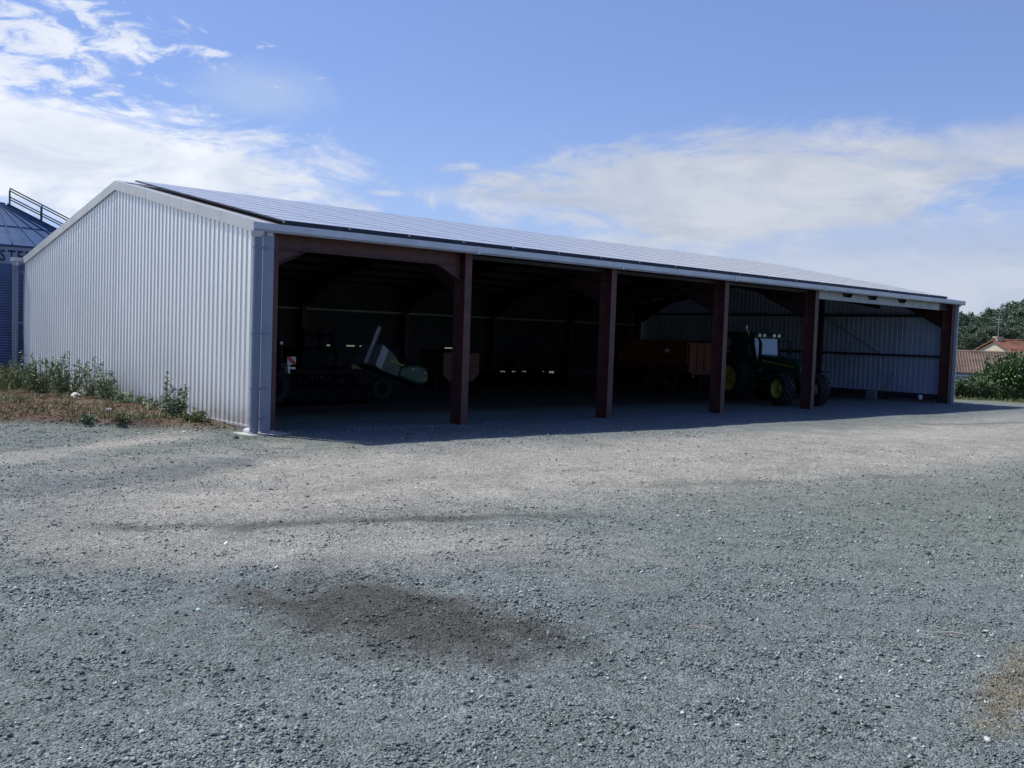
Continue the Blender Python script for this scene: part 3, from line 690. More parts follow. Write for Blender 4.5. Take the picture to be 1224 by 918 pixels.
# ------------------------------------------------------------------ wheels
def wheel(parent, loc, Rr, W, rim_r, rz=0, mt_rim='yellow', name='wheel', lugs=22):
    """axis along local Y"""
    w = bpy.data.objects.new(name, None); COL.objects.link(w); w.parent = parent; w.location = loc; w.rotation_euler = (0, 0, rz)
    b = Rr-.05
    t = MB().lathe([(rim_r, -W*.42), (rim_r+.06, -W*.47), ((b+rim_r)/2, -W*.52), (b-.05, -W*.48), (b, -W*.38), (b+.012, 0), (b, W*.38), (b-.05, W*.48), ((b+rim_r)/2, W*.52), (rim_r+.06, W*.47), (rim_r, W*.42)], (0, 0, 0), 'Y', 40)
    for k in range(lugs):
        a = 2*math.pi*k/lugs
        for s_ in (-1, 1):
            a0 = a+(math.pi/lugs if s_ > 0 else 0); da = 2*math.pi/lugs*.95
            p = []
            for q, (aa, yy, rr) in enumerate(((a0, .0, Rr), (a0+da*.45, s_*W*.22, Rr), (a0+da*.95, s_*W*.44, Rr-.02), (a0+da*1.1, s_*W*.53, Rr-.10))):
                p.append((rr*math.cos(aa), yy, rr*math.sin(aa)))
            for q in range(3): t.bar(tuple(np.array(p[q])*np.array((.972, 1, .972))), tuple(np.array(p[q+1])*np.array((.972, 1, .972))), .05, .055)
    t.build('tyre', MT['black'], w)
    rm = MB().lathe([(rim_r+.02, -W*.43), (rim_r-.01, -W*.40), (rim_r-.03, -W*.30), (rim_r*.75, -W*.20), (rim_r*.62, -W*.12), (rim_r*.4, -W*.16), (rim_r*.36, -W*.30), (rim_r*.16, -W*.33), (0.001, -W*.33)], (0, 0, 0), 'Y', 32)
    rm.lathe([(rim_r+.02, W*.43), (rim_r-.01, W*.40), (rim_r-.03, W*.30), (rim_r*.75, W*.20), (rim_r*.62, W*.12), (rim_r*.4, W*.16), (rim_r*.36, W*.30), (rim_r*.16, W*.33), (0.001, W*.33)], (0, 0, 0), 'Y', 32)
    rmo = rm.build('rim', MT[mt_rim], w, smooth=True)
    nb = MB()
    for k in range(8):
        a = 2*math.pi*k/8
        for s_ in (-1, 1): nb.lathe([(.001, s_*(W*.34)), (.02, s_*(W*.34)), (.02, s_*W*.26), (.001, s_*W*.26)], (rim_r*.27*math.cos(a), 0, rim_r*.27*math.sin(a)), 'Y', 6)
    nb.build('wheel_nut', MT['darkmetal'], w)
    return w

# ------------------------------------------------------------------ tractor (local +X forward, origin under the rear axle)
tr = thing('tractor', 'green tractor with yellow wheel rims and pale windscreen parked between two barn posts', 'tractor', (24.22, 4.28, 0), R(-105.7))
for s_ in (-1, 1):
    wheel(tr, (0, s_*.92, .93), .93, .62, .52, 0, lugs=20)
    wheel(tr, (2.9, s_*.88, .66), .66, .5, .37, R(-6), lugs=18)
body = MB()
body.bb(-.55, .9, -.42, .42, .55, 1.15); body.bb(.9, 3.3, -.24, .24, .5, .95)
body.build('chassis', MT['dkgreen'], tr, bevel=.02)
MB().tube([(2.9, -.85, .66), (2.9, .85, .66)], .09, 10).bb(2.75, 3.05, -.3, .3, .55, .8).tube([(0, -.75, .93), (0, .75, .93)], .13, 12).build('axle', MT['darkmetal'], tr)
hd = MB().prism([(.95, 1.0), (3.3, .95), (3.42, 1.15), (3.34, 1.5), (3.1, 1.68), (2.2, 1.86), (.95, 1.95)], lambda a, b: (a, -.38, b), lambda a, b: (a, .38, b))
hdo = hd.build('hood', MT['green'], tr, bevel=.07)
MB().xz([(1.1, 1.66), (3.1, 1.48), (3.1, 1.52), (1.1, 1.74)], -.386, .386).build('side_stripe', MT['yellow'], hdo)
for s_ in (-1, 1):
    MB().box((3.38, s_*.22, 1.36), (.06, .22, .1), (0, .15, 0)).build('headlight', MT['lamp'], tr)
gr = MB()
for k in range(6): gr.bb(3.385, 3.43, -.3, .3, 1.0+k*.055, 1.03+k*.055)
gr.build('grille', MT['darkmetal'], tr)
wt = MB()
for k in range(8): wt.bb(3.3, 3.55, -.35+k*.09, -.28+k*.09, .5, .85)
wt.build('front_weight', MT['dkgreen'], tr, bevel=.01)
# cab
cabp = lambda x0, x1, yb, yt, z0, z1: None
cf = MB()
def cpost(x0, y0, x1, y1): cf.bar((x0, y0, 1.25), (x1, y1, 2.62), .08, .08)
for s_ in (-1, 1):
    cpost(1.05, s_*.55, .80, s_*.66); cpost(.15, s_*.78, .1, s_*.70); cpost(-.55, s_*.72, -.5, s_*.66)
    cf.bar((1.05, s_*.55, 1.28), (-.55, s_*.72, 1.28), .08, .1)
cfo = cf.build('cab_frame', MT['darkmetal'], tr)
MB().prism([(-.7, 2.62), (.98, 2.62), (1.06, 2.70), (.9, 2.82), (-.55, 2.86), (-.75, 2.76)], lambda a, b: (a, -.76, b), lambda a, b: (a, .76, b)).build('cab_roof', MT['green'], tr, bevel=.05)
wsg = MB()
wsg.add([(1.08, -.50, 1.3), (1.08, .50, 1.3), (.83, .60, 2.6), (.83, -.60, 2.6), (1.06, -.50, 1.3), (1.06, .50, 1.3), (.81, .60, 2.6), (.81, -.60, 2.6)], [(0, 1, 2, 3), (7, 6, 5, 4), (0, 3, 7, 4), (1, 5, 6, 2), (3, 2, 6, 7), (0, 4, 5, 1)])
wsg.build('windscreen', MT['screen'], tr)
for s_ in (-1, 1):
    MB().add([(.98, s_*.56, 1.33), (.2, s_*.765, 1.33), (.15, s_*.70, 2.6), (.78, s_*.66, 2.6)], [(0, 1, 2, 3)]).build('side_window', MT['glass'], tr)
    MB().add([(.1, s_*.77, 1.33), (-.5, s_*.73, 1.33), (-.46, s_*.67, 2.6), (.06, s_*.70, 2.6)], [(0, 1, 2, 3)]).build('side_window', MT['glass'], tr)
    fd = MB(); pts = [(1.06*math.cos(a), .93+1.06*math.sin(a)) for a in np.linspace(R(8), R(150), 12)]
    fd.prism(pts+[(p[0]*.965, .93+(p[1]-.93)*.965) for p in pts[::-1]], lambda a, b: (a, s_*.62, b), lambda a, b: (a, s_*1.26, b))
    fd.build('fender', MT['dkgreen'], tr)
    mr = MB().tube([(.95, s_*.62, 2.5), (1.1, s_*1.05, 2.5), (1.1, s_*1.05, 2.2)], .018, 6).bb(1.08, 1.13, s_*1.05-.1, s_*1.05+.1, 1.95, 2.3)
    mr.build('mirror', MT['darkmetal'], tr)
    for yy in (.25, .5): MB().lathe([(.001, .06), (.07, .06), (.075, 0), (.05, -.05), (.001, -.06)], (1.0, s_*yy, 2.72), 'X', 12).build('work_light', MT['lamp'], tr)
    MB().box((2.9, s_*1.0, 1.36), (.85, .45, .04)).box((2.5, s_*1.0, 1.27), (.05, .45, .2), (0, .4, 0)).build('front_fender', MT['darkmetal'], tr, bevel=.015)
MB().tube([(1.15, -.52, 1.35), (1.15, -.52, 2.4), (1.08, -.56, 2.62)], [.075, .065, .04], 10).build('exhaust', MT['darkmetal'], tr)
MB().lathe([(.001, .0), (.05, .0), (.055, .06), (.03, .12), (.001, .13)], (.7, -.9, 2.98), 'Z', 10).tube([(.7, -.74, 2.7), (.7, -.9, 2.98)], .015, 6).build('beacon', MT['lamp'], tr)
MB().bb(.5, 1.0, -.75, -.45, .5, 1.1).build('fuel_tank', MT['dkgreen'], tr, bevel=.05)
for k in range(3): MB().bb(.55, .85, -.98, -.74, .42+k*.28, .45+k*.28).build('step', MT['darkmetal'], tr)
MB().bb(-.1, .35, -.25, .25, 1.3, 1.5).bb(-.2, -.05, -.25, .25, 1.5, 2.1).build('seat', MT['darkmetal'], tr, bevel=.04)

# ------------------------------------------------------------------ orange trailer (tail to the yard)
og = thing('farm_trailer', 'tall orange hopper-sided farm trailer parked nose-in between the middle posts', 'trailer', (26.6, 8.6, 0))
ob = MB()
sec = [(-1.22, 2.33), (-1.22, 1.30), (-.75, .85), (.75, .85), (1.22, 1.30), (1.22, 2.33)]
ob.prism(sec, lambda a, b: (a, 0, b), lambda a, b: (a, 4.2, b)).build('body', MT['orange'], og)
for s_ in (-1, 1):
    rb = MB(); rb.bb(min(s_*1.2, s_*1.28), max(s_*1.2, s_*1.28), -.04, 4.24, 2.33, 2.41)
    for k in range(8):
        y = .02+k*.595; rb.bb(min(s_*1.27, s_*1.222), max(s_*1.27, s_*1.222), y-.04, y+.04, 1.3, 2.332)
    rb.build('side_rib', MT['orange'], og)
tg = MB(); tg.bb(-1.18, 1.18, -.05, -.003, .98, 2.31)
for x in (-1.1, -.55, 0, .55, 1.1): tg.bb(x-.045, x+.045, -.09, -.052, .95, 2.33)
for z in (1.25, 1.6, 1.95, 2.27): tg.bb(-1.2, 1.2, -.10, -.092, z-.03, z+.03)
tg.build('tailgate', MT['orange'], og)
MB().bb(-.5, .5, -.1, 5.8, .55, .84).bb(-.15, .15, 4.2, 6.6, .5, .7).build('chassis', MT['darkmetal'], og)
MB().lathe([(.001, -.004), (1, -.004), (1, .004), (.001, .004)], (0, 0, 0), 'X', 24).build('oval_badge', MT['white'], og, loc=(-1.275, 1.15, 1.92)).scale = (1, .14, .1)
for y in (1.2, 2.4):
    for s_ in (-1, 1): wheel(og, (s_*.95, y, .45), .45, .35, .24, R(90) if True else 0, 'rust', lugs=14)
MB().bb(-1.0, -.8, -.13, -.1, .72, .82).build('tail_lamp', MT['redp'], og); MB().bb(.8, 1.0, -.13, -.1, .72, .82).build('tail_lamp', MT['redp'], og)

# ------------------------------------------------------------------ green tilted implement, first bay
im = thing('mower_implement', 'tilted green farm implement with grey end plate and toothed bar in the first bay', 'farm implement', (9.2, 7.6, 0))
def T(x, z): return (x-9.2, z)
hood_ = [T(7.95, 1.06), T(8.33, 1.77), T(8.62, 1.55), T(8.85, 1.22), T(9.0, .82), T(8.75, .80)]
MB().xz(hood_, 0, 1.3).build('hood', MT['green'], im, bevel=.03)
nose = [T(8.72, .82), T(8.85, 1.20), T(9.45, 1.26), T(9.85, 1.16), T(9.99, .95), T(9.97, .62), T(9.7, .52), T(9.3, .60)]
MB().xz(nose, -.08, 1.1).build('nose_cowl', MT['green'], im, bevel=.09)
MB().xz([T(7.78, 1.22), T(8.07, 1.90), T(8.30, 1.72), T(8.0, 1.08)], -.05, 1.25).build('end_plate', MT['plate'], im)
MB().xz([T(8.35, 1.42), T(8.95, 1.22), T(8.95, 1.18), T(8.34, 1.36)], -.04, -.012).build('stripe', MT['yellow'], im)
tb = MB(); a = np.array([7.62, 1.30]); b = np.array([8.12, 2.48]); tb.bar((a[0]-9.2, .3, a[1]), (b[0]-9.2, .3, b[1]), .03, .08)
for k in range(22):
    q = a+(b-a)*k/21; tb.add([(q[0]-9.2-.02, .28, q[1]), (q[0]-9.2+.02, .28, q[1]+.035), (q[0]-9.2-.085, .3, q[1]+.05), (q[0]-9.2-.0, .32, q[1]+.02)], [(0, 1, 2), (1, 3, 2), (3, 0, 2), (0, 3, 1)])
    tb.bar((q[0]-9.2+.03, .3, q[1]-.01), (q[0]-9.2+.09, .3, q[1]-.03), .03, .03)
tb.build('toothed_bar', MT['plate'], im)
MB().bar((T(7.0, 1.2)[0], .2, 1.18), (T(8.6, .42)[0], .2, .42), .14, .16).build('carrying_beam', MT['beam'], im)
MB().bar((T(8.5, .42)[0], .4, .42), (T(10.2, .34)[0], .4, .34), .14, .14).bar((T(10.1, .36)[0], .4, .36), (T(11.2, .16)[0], .2, .14), .1, .12).bar((T(9.7, .55)[0], .1, .55), (T(9.75, .05)[0], .1, .05), .05).build('drawbar', MT['darkmetal'], im)
MB().lathe([(.001, -.05), (.1, -.05), (.1, .05), (.001, .05)], (T(11.2, 0)[0], .2, .15), 'Y', 14).build('hitch_wheel', MT['darkmetal'], im)
hp = MB()
for k, (p, q, r_) in enumerate((((8.5, 1.75), (8.95, 1.62), (9.4, 1.3)), ((8.6, 1.9), (8.9, 1.75), (9.2, 1.35)), ((8.7, 1.7), (9.2, 1.65), (9.6, 1.3)))):
    hp.tube([(p[0]-9.2, .2+.2*k, p[1]), (q[0]-9.2, .25+.2*k, q[1]), (r_[0]-9.2, .3+.2*k, r_[1])], .03, 6)
hp.bb(T(8.6, 0)[0], T(8.9, 0)[0], .2, .7, 1.3, 1.75); hp.build('hydraulic_gear', MT['darkmetal'], im)
for s_ in (.0, 1.25): wheel(im, (-1.1, s_+.1, .42), .42, .3, .22, 0, 'darkmetal', lugs=14)
MB().xz([T(7.2, .35), T(9.4, .3), T(9.0, .62), T(7.6, 1.05), T(7.1, 1.1)], .1, 1.2).build('cutter_deck', MT['darkmetal'], im)
MB().box((T(9.28, 0)[0], -.09, 1.1), (.12, .015, .05)).box((T(9.8, 0)[0], -.09, .95), (.1, .015, .05), (0, .5, 0)).box((T(9.78, 0)[0], -.09, .75), (.14, .015, .04)).build('decal_patch', MT['plate'], im)

# ------------------------------------------------------------------ big dark folded cultivator at the left, first bay
cv = thing('folded_cultivator', 'big dark folded cultivator with striped warning board beside the left corner post', 'cultivator', (5.0, 7.2, 0))
cb = MB(); 
for y in (.0, 1.2, 2.4): cb.bb(-1.4, 2.0, y-.06, y+.06, .95, 1.08)
for x in (-1.2, 0.2, 1.8): cb.bb(x-.06, x+.06, 0, 2.4, .8, .93)
cb.build('frame', MT['darkmetal'], cv)
for x in (-1.5, 1.15):
    wg = MB()
    for z in (1.1, 1.6, 2.1): wg.bb(x, x+.1, .2, 2.4, z, z+.09)
    for y in (.2, 1.2, 2.3): wg.bb(x+.003, x+.097, y, y+.087, .9, 2.35)
    if x > 0: wg.bb(1.0, 1.5, .1, .198, 1.75, 2.3)
    wg.build('folded_wing', MT['darkmetal'], cv)
tn = MB()
for y in (0, 1.2, 2.4):
    for k in range(9):
        x = -1.4+k*.42; tn.tube([(x, y, .95), (x, y+.18, .75), (x, y+.08, .4), (x, y-.12, .12)], .03, 6)
tn.build('tine', MT['darkmetal'], cv)
rl = MB().tube([(-1.5, -.3, .32), (2.1, -.3, .32)], .28, 12)
for k in range(20): rl.lathe([(.28, -.02), (.33, 0), (.28, .02)], (-1.45+k*.185, -.3, .32), 'X', 16)
rl.build('packer_roller', MT['darkmetal'], cv)
wheel(cv, (-1.45, -.5, .62), .62, .4, .33, R(0), 'darkmetal', lugs=16)
wheel(cv, (1.95, .7, .55), .55, .4, .3, 0, 'darkmetal', lugs=16)
bd = MB().bb(-.14, .14, -.012, .012, -.12, .12).build('warning_board', MT['white'], cv, loc=(-.95, -.85, 1.38))
MB().xz([(-.139, .119), (-.04, .119), (.139, -.05), (.139, -.119), (.04, -.119), (-.139, .045)][::-1], -.015, -.0125).build('red_stripe', MT['redp'], bd)
MB().bb(-1.08, -.82, -.87, -.84, 1.13, 1.19).bb(-1.05, -1.0, -.86, .0, 1.0, 1.3).build('lamp_bar', MT['lamp'], cv)
MB().lathe([(.001, -.02), (.05, -.02), (.05, .02), (.001, .02)], (-1.3, -.86, 1.9), 'Y', 12).build('reflector', MT['lamp'], cv)
MB().bb(-1.35, -1.3, -.86, 0, 1.05, 2.0).build('lamp_post', MT['darkmetal'], cv)
MB().bb(.2, 1.1, .6, 1.9, 1.1, 1.75).build('seed_tank', MT['darkmetal'], cv, bevel=.05)

# red-brown hopper behind the second post
hb = thing('seed_hopper', 'small red-brown metal hopper on wheels, half behind the second post', 'hopper', (13.5, 10.2, 0))
MB().prism([(-.9, 1.62), (-.9, .75), (-.6, .5), (.6, .5), (.9, .75), (.9, 1.62)], lambda a, b: (a, 0, b), lambda a, b: (a, 1.5, b)).build('body', MT['rust'], hb, bevel=.03)
MB().bb(-.95, .95, -.05, 1.55, 1.62, 1.70).build('lid', MT['darkmetal'], hb, bevel=.02)
MB().bb(-.8, .8, .2, 1.3, .38, .49).bb(-.06, .06, -1.1, .2, .38, .48).build('frame', MT['darkmetal'], hb)
for s_ in (-1, 1): wheel(hb, (s_*.85, .75, .36), .36, .2, .2, R(90), 'darkmetal', lugs=12)

# low disc harrow at the back
dh = thing('disc_harrow', 'low dark disc harrow near the rear wall in the second bay', 'harrow', (20.5, 14.2, 0))
MB().bb(-2.6, 2.6, -.06, .06, .72, .84).bb(-2.6, 2.6, 1.1, 1.2, .72, .84).bb(-1.5, -1.4, 0, 1.2, .74, .86).bb(1.4, 1.5, 0, 1.2, .74, .86).bb(-.5, .5, .2, 1.0, .85, 1.15).bar((0, 0, .8), (0, -1.6, .5), .1).build('frame', MT['darkmetal'], dh)
dd = MB()
for y in (0, 1.15):
    for k in range(20):
        dd.lathe([(.001, .05), (.18, .03), (.30, -.03), (.29, -.035), (.18, .02), (.001, .04)], (-2.5+k*.26, y, .34), 'X', 16)
    dd.tube([(-2.6, y, .34), (2.6, y, .34)], .03, 6)
dd.build('disc_gang', MT['darkmetal'], dh)
hs = MB().bar((.5, .5, 1.1), (.9, .5, 1.35), .06); hs.bar((-1.4, .5, .85), (-1.0, .5, 1.2), .06); hs.build('lever', MT['darkmetal'], dh)

# things in the last bay
o = MB().box((0, 0, .19), (.42, .42, .38)).build('concrete_block', MT['conc'], bevel=.02); o.location = (32.25, 3.2, 0); o.rotation_euler = (0, 0, .2)
o.data.materials[0] = MT['rockdark2']; tag(o, 'squat concrete block on the floor near the lit inner gable wall', 'block')
o = MB().box((0, 0, .06), (.16, 3.1, .13)).build('timber_beam', MT['wood'], bevel=.01); o.location = (32.9, 5.0, .0)
tag(o, 'long dark timber beam lying along the inner gable wall behind the block', 'beam')
o = MB().box((0, 0, .05), (.14, 2.2, .1)).build('timber_beam', MT['wood'], bevel=.01); o.location = (32.95, 1.6, .0)
tag(o, 'shorter dark timber lying along the inner gable wall nearest the end post', 'beam')
br = MB().tube([(32.7, 3.05, .03), (33.28, 2.72, 1.35)], .02, 8).build('pole', MT['wood']); tag(br, 'thin dark pole leaning against the inner gable wall', 'pole')
o = MB().bar((32.6, 5.6, .1), (32.7, 4.9, .03), .06).build('steel_bar', MT['darkmetal']); tag(o, 'short dark bar lying sloped beside the long timber beam', 'bar')
bk = MB().lathe([(.001, 0), (.12, 0), (.15, .28), (.155, .28), (.14, .27), (.11, .02), (.001, .02)], (0, 0, 0), 'Z', 20).build('bucket', MT['white'], smooth=True); bk.location = (33.0, 1.25, .11); bk.scale = (.7, .7, .7)
tag(bk, 'small white bucket standing at the foot of the inner gable wall', 'bucket')
MB().tube([(-.15, 0, .27), (-.1, 0, .38), (.1, 0, .38), (.15, 0, .27)], .006, 5).build('handle', MT['darkmetal'], bk)

# ------------------------------------------------------------------ vegetation helpers
def leaf_quads(P, size, upb=.3, asp=1.8, dirs=None):
    n = len(P); d = rng.normal(0, 1, (n, 3)) if dirs is None else dirs+rng.normal(0, .45, (n, 3)); d[:, 2] += upb
    d /= np.linalg.norm(d, axis=1)[:, None]; e = np.cross(d, rng.normal(0, 1, (n, 3))); e /= np.linalg.norm(e, axis=1)[:, None]
    s = size*np.exp(rng.normal(0, .3, n))[:, None]; nrm = np.cross(d, e)
    a = P; b = P+d*s*asp*.5+e*s*.5+nrm*s*.1; c = P+d*s*asp; f = P+d*s*asp*.5-e*s*.5+nrm*s*.1
    V = np.stack([a, b, c, f], 1).reshape(-1, 3); F = np.arange(4*n).reshape(n, 4); return V, F
def blades(P, h, w, lean=.35):
    n = len(P); a = rng.uniform(0, 2*np.pi, n); hh = h*np.exp(rng.normal(0, .3, n)); ln = np.abs(rng.normal(0, lean, n))*hh
    d = np.stack([np.cos(a), np.sin(a), np.zeros(n)], 1); s = np.stack([-np.sin(a), np.cos(a), np.zeros(n)], 1)*(w/2)
    up_ = np.array([0, 0, 1.])
    m = P+d*(ln*.35)[:, None]+up_*(hh*.6)[:, None]; t = P+d*ln[:, None]+up_*(hh*np.clip(1-ln/hh*.35, .4, 1))[:, None]
    V = np.stack([P-s, P+s, m+s*.8, m-s*.8, t], 1).reshape(-1, 3); k = np.arange(n)[:, None]*5
    F4 = np.concatenate([k+np.array([0, 1, 2, 3])], 0); F3 = k+np.array([3, 2, 4, 4])
    return V, F4, F3
def blade_obj(name, P, h, w, m, parent=None, lean=.35, loc=None):
    V, F4, F3 = blades(P, h, w, lean); n = len(P)
    me = bpy.data.meshes.new(name); me.vertices.add(len(V)); me.vertices.foreach_set('co', V.astype(np.float32).ravel())
    F3 = F3[:, :3]; L_ = np.concatenate([F4.ravel(), F3.ravel()])
    me.loops.add(len(L_)); me.loops.foreach_set('vertex_index', L_.astype(np.int32))
    me.polygons.add(2*n); me.polygons.foreach_set('loop_start', np.concatenate([np.arange(n)*4, 4*n+np.arange(n)*3]).astype(np.int32))
    me.polygons.foreach_set('loop_total', np.concatenate([np.full(n, 4), np.full(n, 3)]).astype(np.int32)); me.update(calc_edges=True)
    me.materials.append(m); o = bpy.data.objects.new(name, me); COL.objects.link(o)
    if parent: o.parent = parent
    if loc: o.location = loc
    return o
def hz(x, y): return float(height(np.array([x]), np.array([y]))[0])

# tall weeds at the foot of the gable
def weed(x, y, hgt, wid, nst, label, leafm='leaf', dens=38, top=.25):
    z = hz(x, y)-.02; t = thing('weed_plant', label, 'weed', (x, y, z), 0, 'weeds at the foot of the gable')
    sm = MB(); P = []; D = []
    for k in range(nst):
        a = random.uniform(0, 6.28); r_ = wid*math.sqrt(random.random())*.55; bx, by = r_*math.cos(a)*.55, r_*math.sin(a)*.55
        hh = hgt*(.42+.58*random.random()**1.6)*(1-.3*r_/max(wid, .01)); tx, ty = r_*math.cos(a)*1.4+random.gauss(0, .04), r_*math.sin(a)*1.4+random.gauss(0, .04)
        pts = [(bx, by, 0), (bx*.6+tx*.4, by*.6+ty*.4, hh*.45), (tx, ty, hh)]; sm.tube(pts, [.008, .006, .003], 5)
        for q in range(int(2.1*dens*hh/hgt)):
            u = random.random()**.85; p = Vector(pts[0]).lerp(Vector(pts[1]), u*2) if u < .5 else Vector(pts[1]).lerp(Vector(pts[2]), u*2-1)
            sp = (.10*(1-u)**1.5+.016)*(.4+wid); aa = random.uniform(0, 6.28)
            P.append((p.x+random.gauss(0, sp), p.y+random.gauss(0, sp), max(.01, p.z+random.gauss(0, .03)))); D.append((math.cos(aa), math.sin(aa), .3))
    sm.build('stem', MT['stem'], t)
    Vv, Ff = leaf_quads(np.array(P), .027, .35, 2.4, np.array(D)); npmesh('leaves', Vv, Ff, MT[leafm], t)
    return t
weed(-1.55, 11.3, 1.45, .85, 34, 'large bushy green weed beside the far downspout of the ribbed gable', dens=60)
weed(-1.15, 10.1, 1.5, .72, 34, 'large bushy green weed, second from the far downspout, with spiky tops', dens=62)
weed(-.70, 9.1, 1.25, .66, 26, 'feathery mid-height weed against the middle of the ribbed gable', 'leaf', 34)
weed(-.62, 8.1, .95, .5, 22, 'lower feathery weed joined to the right of the mid-gable weed', 'leaf', 40)
weed(-.55, 7.2, .42, .4, 12, 'small low weed right of the mid-gable weeds')
weed(-.55, 6.3, .36, .35, 12, 'small low weed halfway between the mid-gable weeds and the tall spindly weed')
weed(-.55, 5.2, .30, .3, 9, 'smallest weed, just left of the tall spindly weed')
weed(-.95, 3.05, 1.25, .12, 5, 'tall spindly weed rising against the near end of the gable', dens=34)
weed(-1.0, 2.45, .80, .48, 20, 'bushy knee-high weed right of the tall spindly weed', dens=48)
weed(-1.1, 1.2, .30, .38, 14, 'low yellow-green weed at the near tip of the dirt bank', 'leafy')
weed(-2.3, 13.2, .85, .9, 34, 'broad yellow-green weed at the left edge before the silo', 'leafy', 60)
weed(-1.6, 13.4, 1.0, .7, 24, 'dark green weed between the silo and the far downspout', 'leaf', 60)
weed(-2.9, 2.6, .16, .3, 14, 'tiny green tuft on the front edge of the dirt bank, toward its left', 'leaf', 22)
weed(-2.35, 2.05, .14, .25, 12, 'tiny green tuft on the front edge of the dirt bank, near its middle', 'leafy', 22)
# grass in front of the silo and small growth on the bank: ground cover
def scatter(n, fx): return fx(n)
n = 15000; x = rng.uniform(-9, .3, n); y = rng.uniform(11.4, 21.5, n); k = ((x < -.25) | (y > 19.5)) & (((x-.42)**2+(y-25.2)**2) > 4.3**2) & (rng.random(n) < sst(fbm(x, y, .6, 3, 31), .25, .5)); x, y = x[k], y[k]
g1_ = blade_obj('tall_grass', np.stack([x, y, height(x, y)], 1), .36, .016, MT['leafy']); tag(g1_, 'tall yellow-green grass growing in front of the silo', 'grass', kind='stuff')
n = 26000; x = rng.uniform(-8, 0, n); y = rng.uniform(.6, 13, n); s_ = in_strip(x, y); k = (s_ > .25) & (rng.random(n) < sst(fbm(x, y, 1.3, 4, 33), .44, .62)*.85+.10); x, y = x[k], y[k]
g2_ = blade_obj('bank_grass', np.stack([x, y, height(x, y)], 1), .06, .010, MT['leafdry']); tag(g2_, 'sparse short dry grass on the brown dirt bank', 'grass', kind='stuff')
k = rng.random(len(x)) < .8; x, y = x[k]+.03, y[k]
g3_ = blade_obj('bank_grass', np.stack([x, y, height(x, y)], 1), .11, .014, MT['leafy'], lean=.7); tag(g3_, 'green low weeds sprinkled over the brown dirt bank', 'grass', kind='stuff')
# clods and pale stones on the bank
n = 11000; x = rng.uniform(-7, -.1, n); y = rng.uniform(.5, 13, n); k = in_strip(x, y) > .35; x, y = x[k], y[k]; n = len(x)
base = np.array([[1, 0, 0], [.25, .9, 0], [-.8, .6, 0], [-.8, -.6, 0], [.25, -.9, 0], [.15, .1, .75], [-.2, -.1, -.5]])
sz = np.clip(.030*np.exp(rng.normal(0, .5, n)), .012, .13); Vc = (base[None]*(1+rng.normal(0, .3, (n, 7, 1)))+rng.normal(0, .12, (n, 7, 3)))*sz[:, None, None]*.5
th = rng.uniform(0, 6.28, n); c2, s2 = np.cos(th)[:, None], np.sin(th)[:, None]
Vc = np.stack([Vc[..., 0]*c2-Vc[..., 1]*s2+x[:, None], Vc[..., 0]*s2+Vc[..., 1]*c2+y[:, None], Vc[..., 2]+(height(x, y)+sz*.1)[:, None]], 2)
Fc = np.array([[0, 1, 5], [1, 2, 5], [2, 3, 5], [3, 4, 5], [4, 0, 5], [1, 0, 6], [2, 1, 6], [3, 2, 6], [4, 3, 6], [0, 4, 6]]); Fc = (Fc[None]+(np.arange(n)*7)[:, None, None]).reshape(-1, 3)
MT['clod'] = mat('soil_clod', (.17, .10, .065), .95, 0, .3, 3, island=.6)
tag(npmesh('soil_clods', Vc.reshape(-1, 3), Fc, MT['clod']), 'loose reddish-brown clods of soil on the dirt bank', 'soil', kind='stuff')

def rock(x, y, s, label, m, seed=1, name='rock', group=None):
    rr = np.random.default_rng(seed); bm_ = MB(); vs = []
    n1_, n2_ = 7, 10
    for i in range(1, n1_):
        for j in range(n2_):
            a, b = math.pi*i/n1_, 2*math.pi*j/n2_; k = 1+rr.normal(0, .13); vs.append((s*k*math.sin(a)*math.cos(b), s*.75*k*math.sin(a)*math.sin(b), s*.55*k*math.cos(a)))
    vs += [(0, 0, s*.55), (0, 0, -s*.5)]; fs = []
    for i in range(n1_-2):
        for j in range(n2_): a = i*n2_+j; b = i*n2_+(j+1) % n2_; fs.append((a, a+n2_, b+n2_, b))
    t_, u_ = len(vs)-2, len(vs)-1
    for j in range(n2_): fs.append((t_, j, (j+1) % n2_)); fs.append((u_, (n1_-2)*n2_+(j+1) % n2_, (n1_-2)*n2_+j))
    bm_.add(vs, fs); o = bm_.build(name, m); o.location = (x, y, hz(x, y)+s*.25); o.rotation_euler = (rr.normal(0, .2), rr.normal(0, .2), rr.uniform(0, 6)); return tag(o, label, 'rock', group)
MT['rockpale'] = mat('pale_stone', (.55, .53, .5), .85, 0, .15, 8, .3, 40); MT['rockdark'] = mat('dark_stone', (.07, .075, .085), .8, 0, .2, 8, .3, 40)
MT['rockgrey'] = mat('grey_stone', (.28, .29, .30), .85, 0, .2, 8, .3, 40)
rock(-1.25, 9.0, .17, 'pale flat stone lying on the dirt bank below the bushy weeds', MT['rockpale'], 1)
rock(-1.9, 4.3, .10, 'small whitish stone in the middle of the dirt bank', MT['rockpale'], 2)
rock(.95, -14.53, .045, 'dark rock alone on the gravel at mid right of the yard', MT['rockdark'], 3)
rock(2.3, -13.25, .035, 'small dark-topped grey rock on the pale gravel, farther right', MT['rockgrey'], 4)
rock(3.97, -12.44, .05, 'grey stone on the compacted track at the right of the yard', MT['rockgrey'], 5)
rock(-1.0, -.75, .07, 'dark stone on the gravel just left of the near corner of the barn', MT['rockdark'], 6)
rock(-3.96, -17.25, .03, 'white pebble by the lower tip of the straw patch', MT['rockpale'], 7)
rock(-5.0, -16.2, .022, 'white pebble in the right foreground gravel', MT['rockpale'], 8)
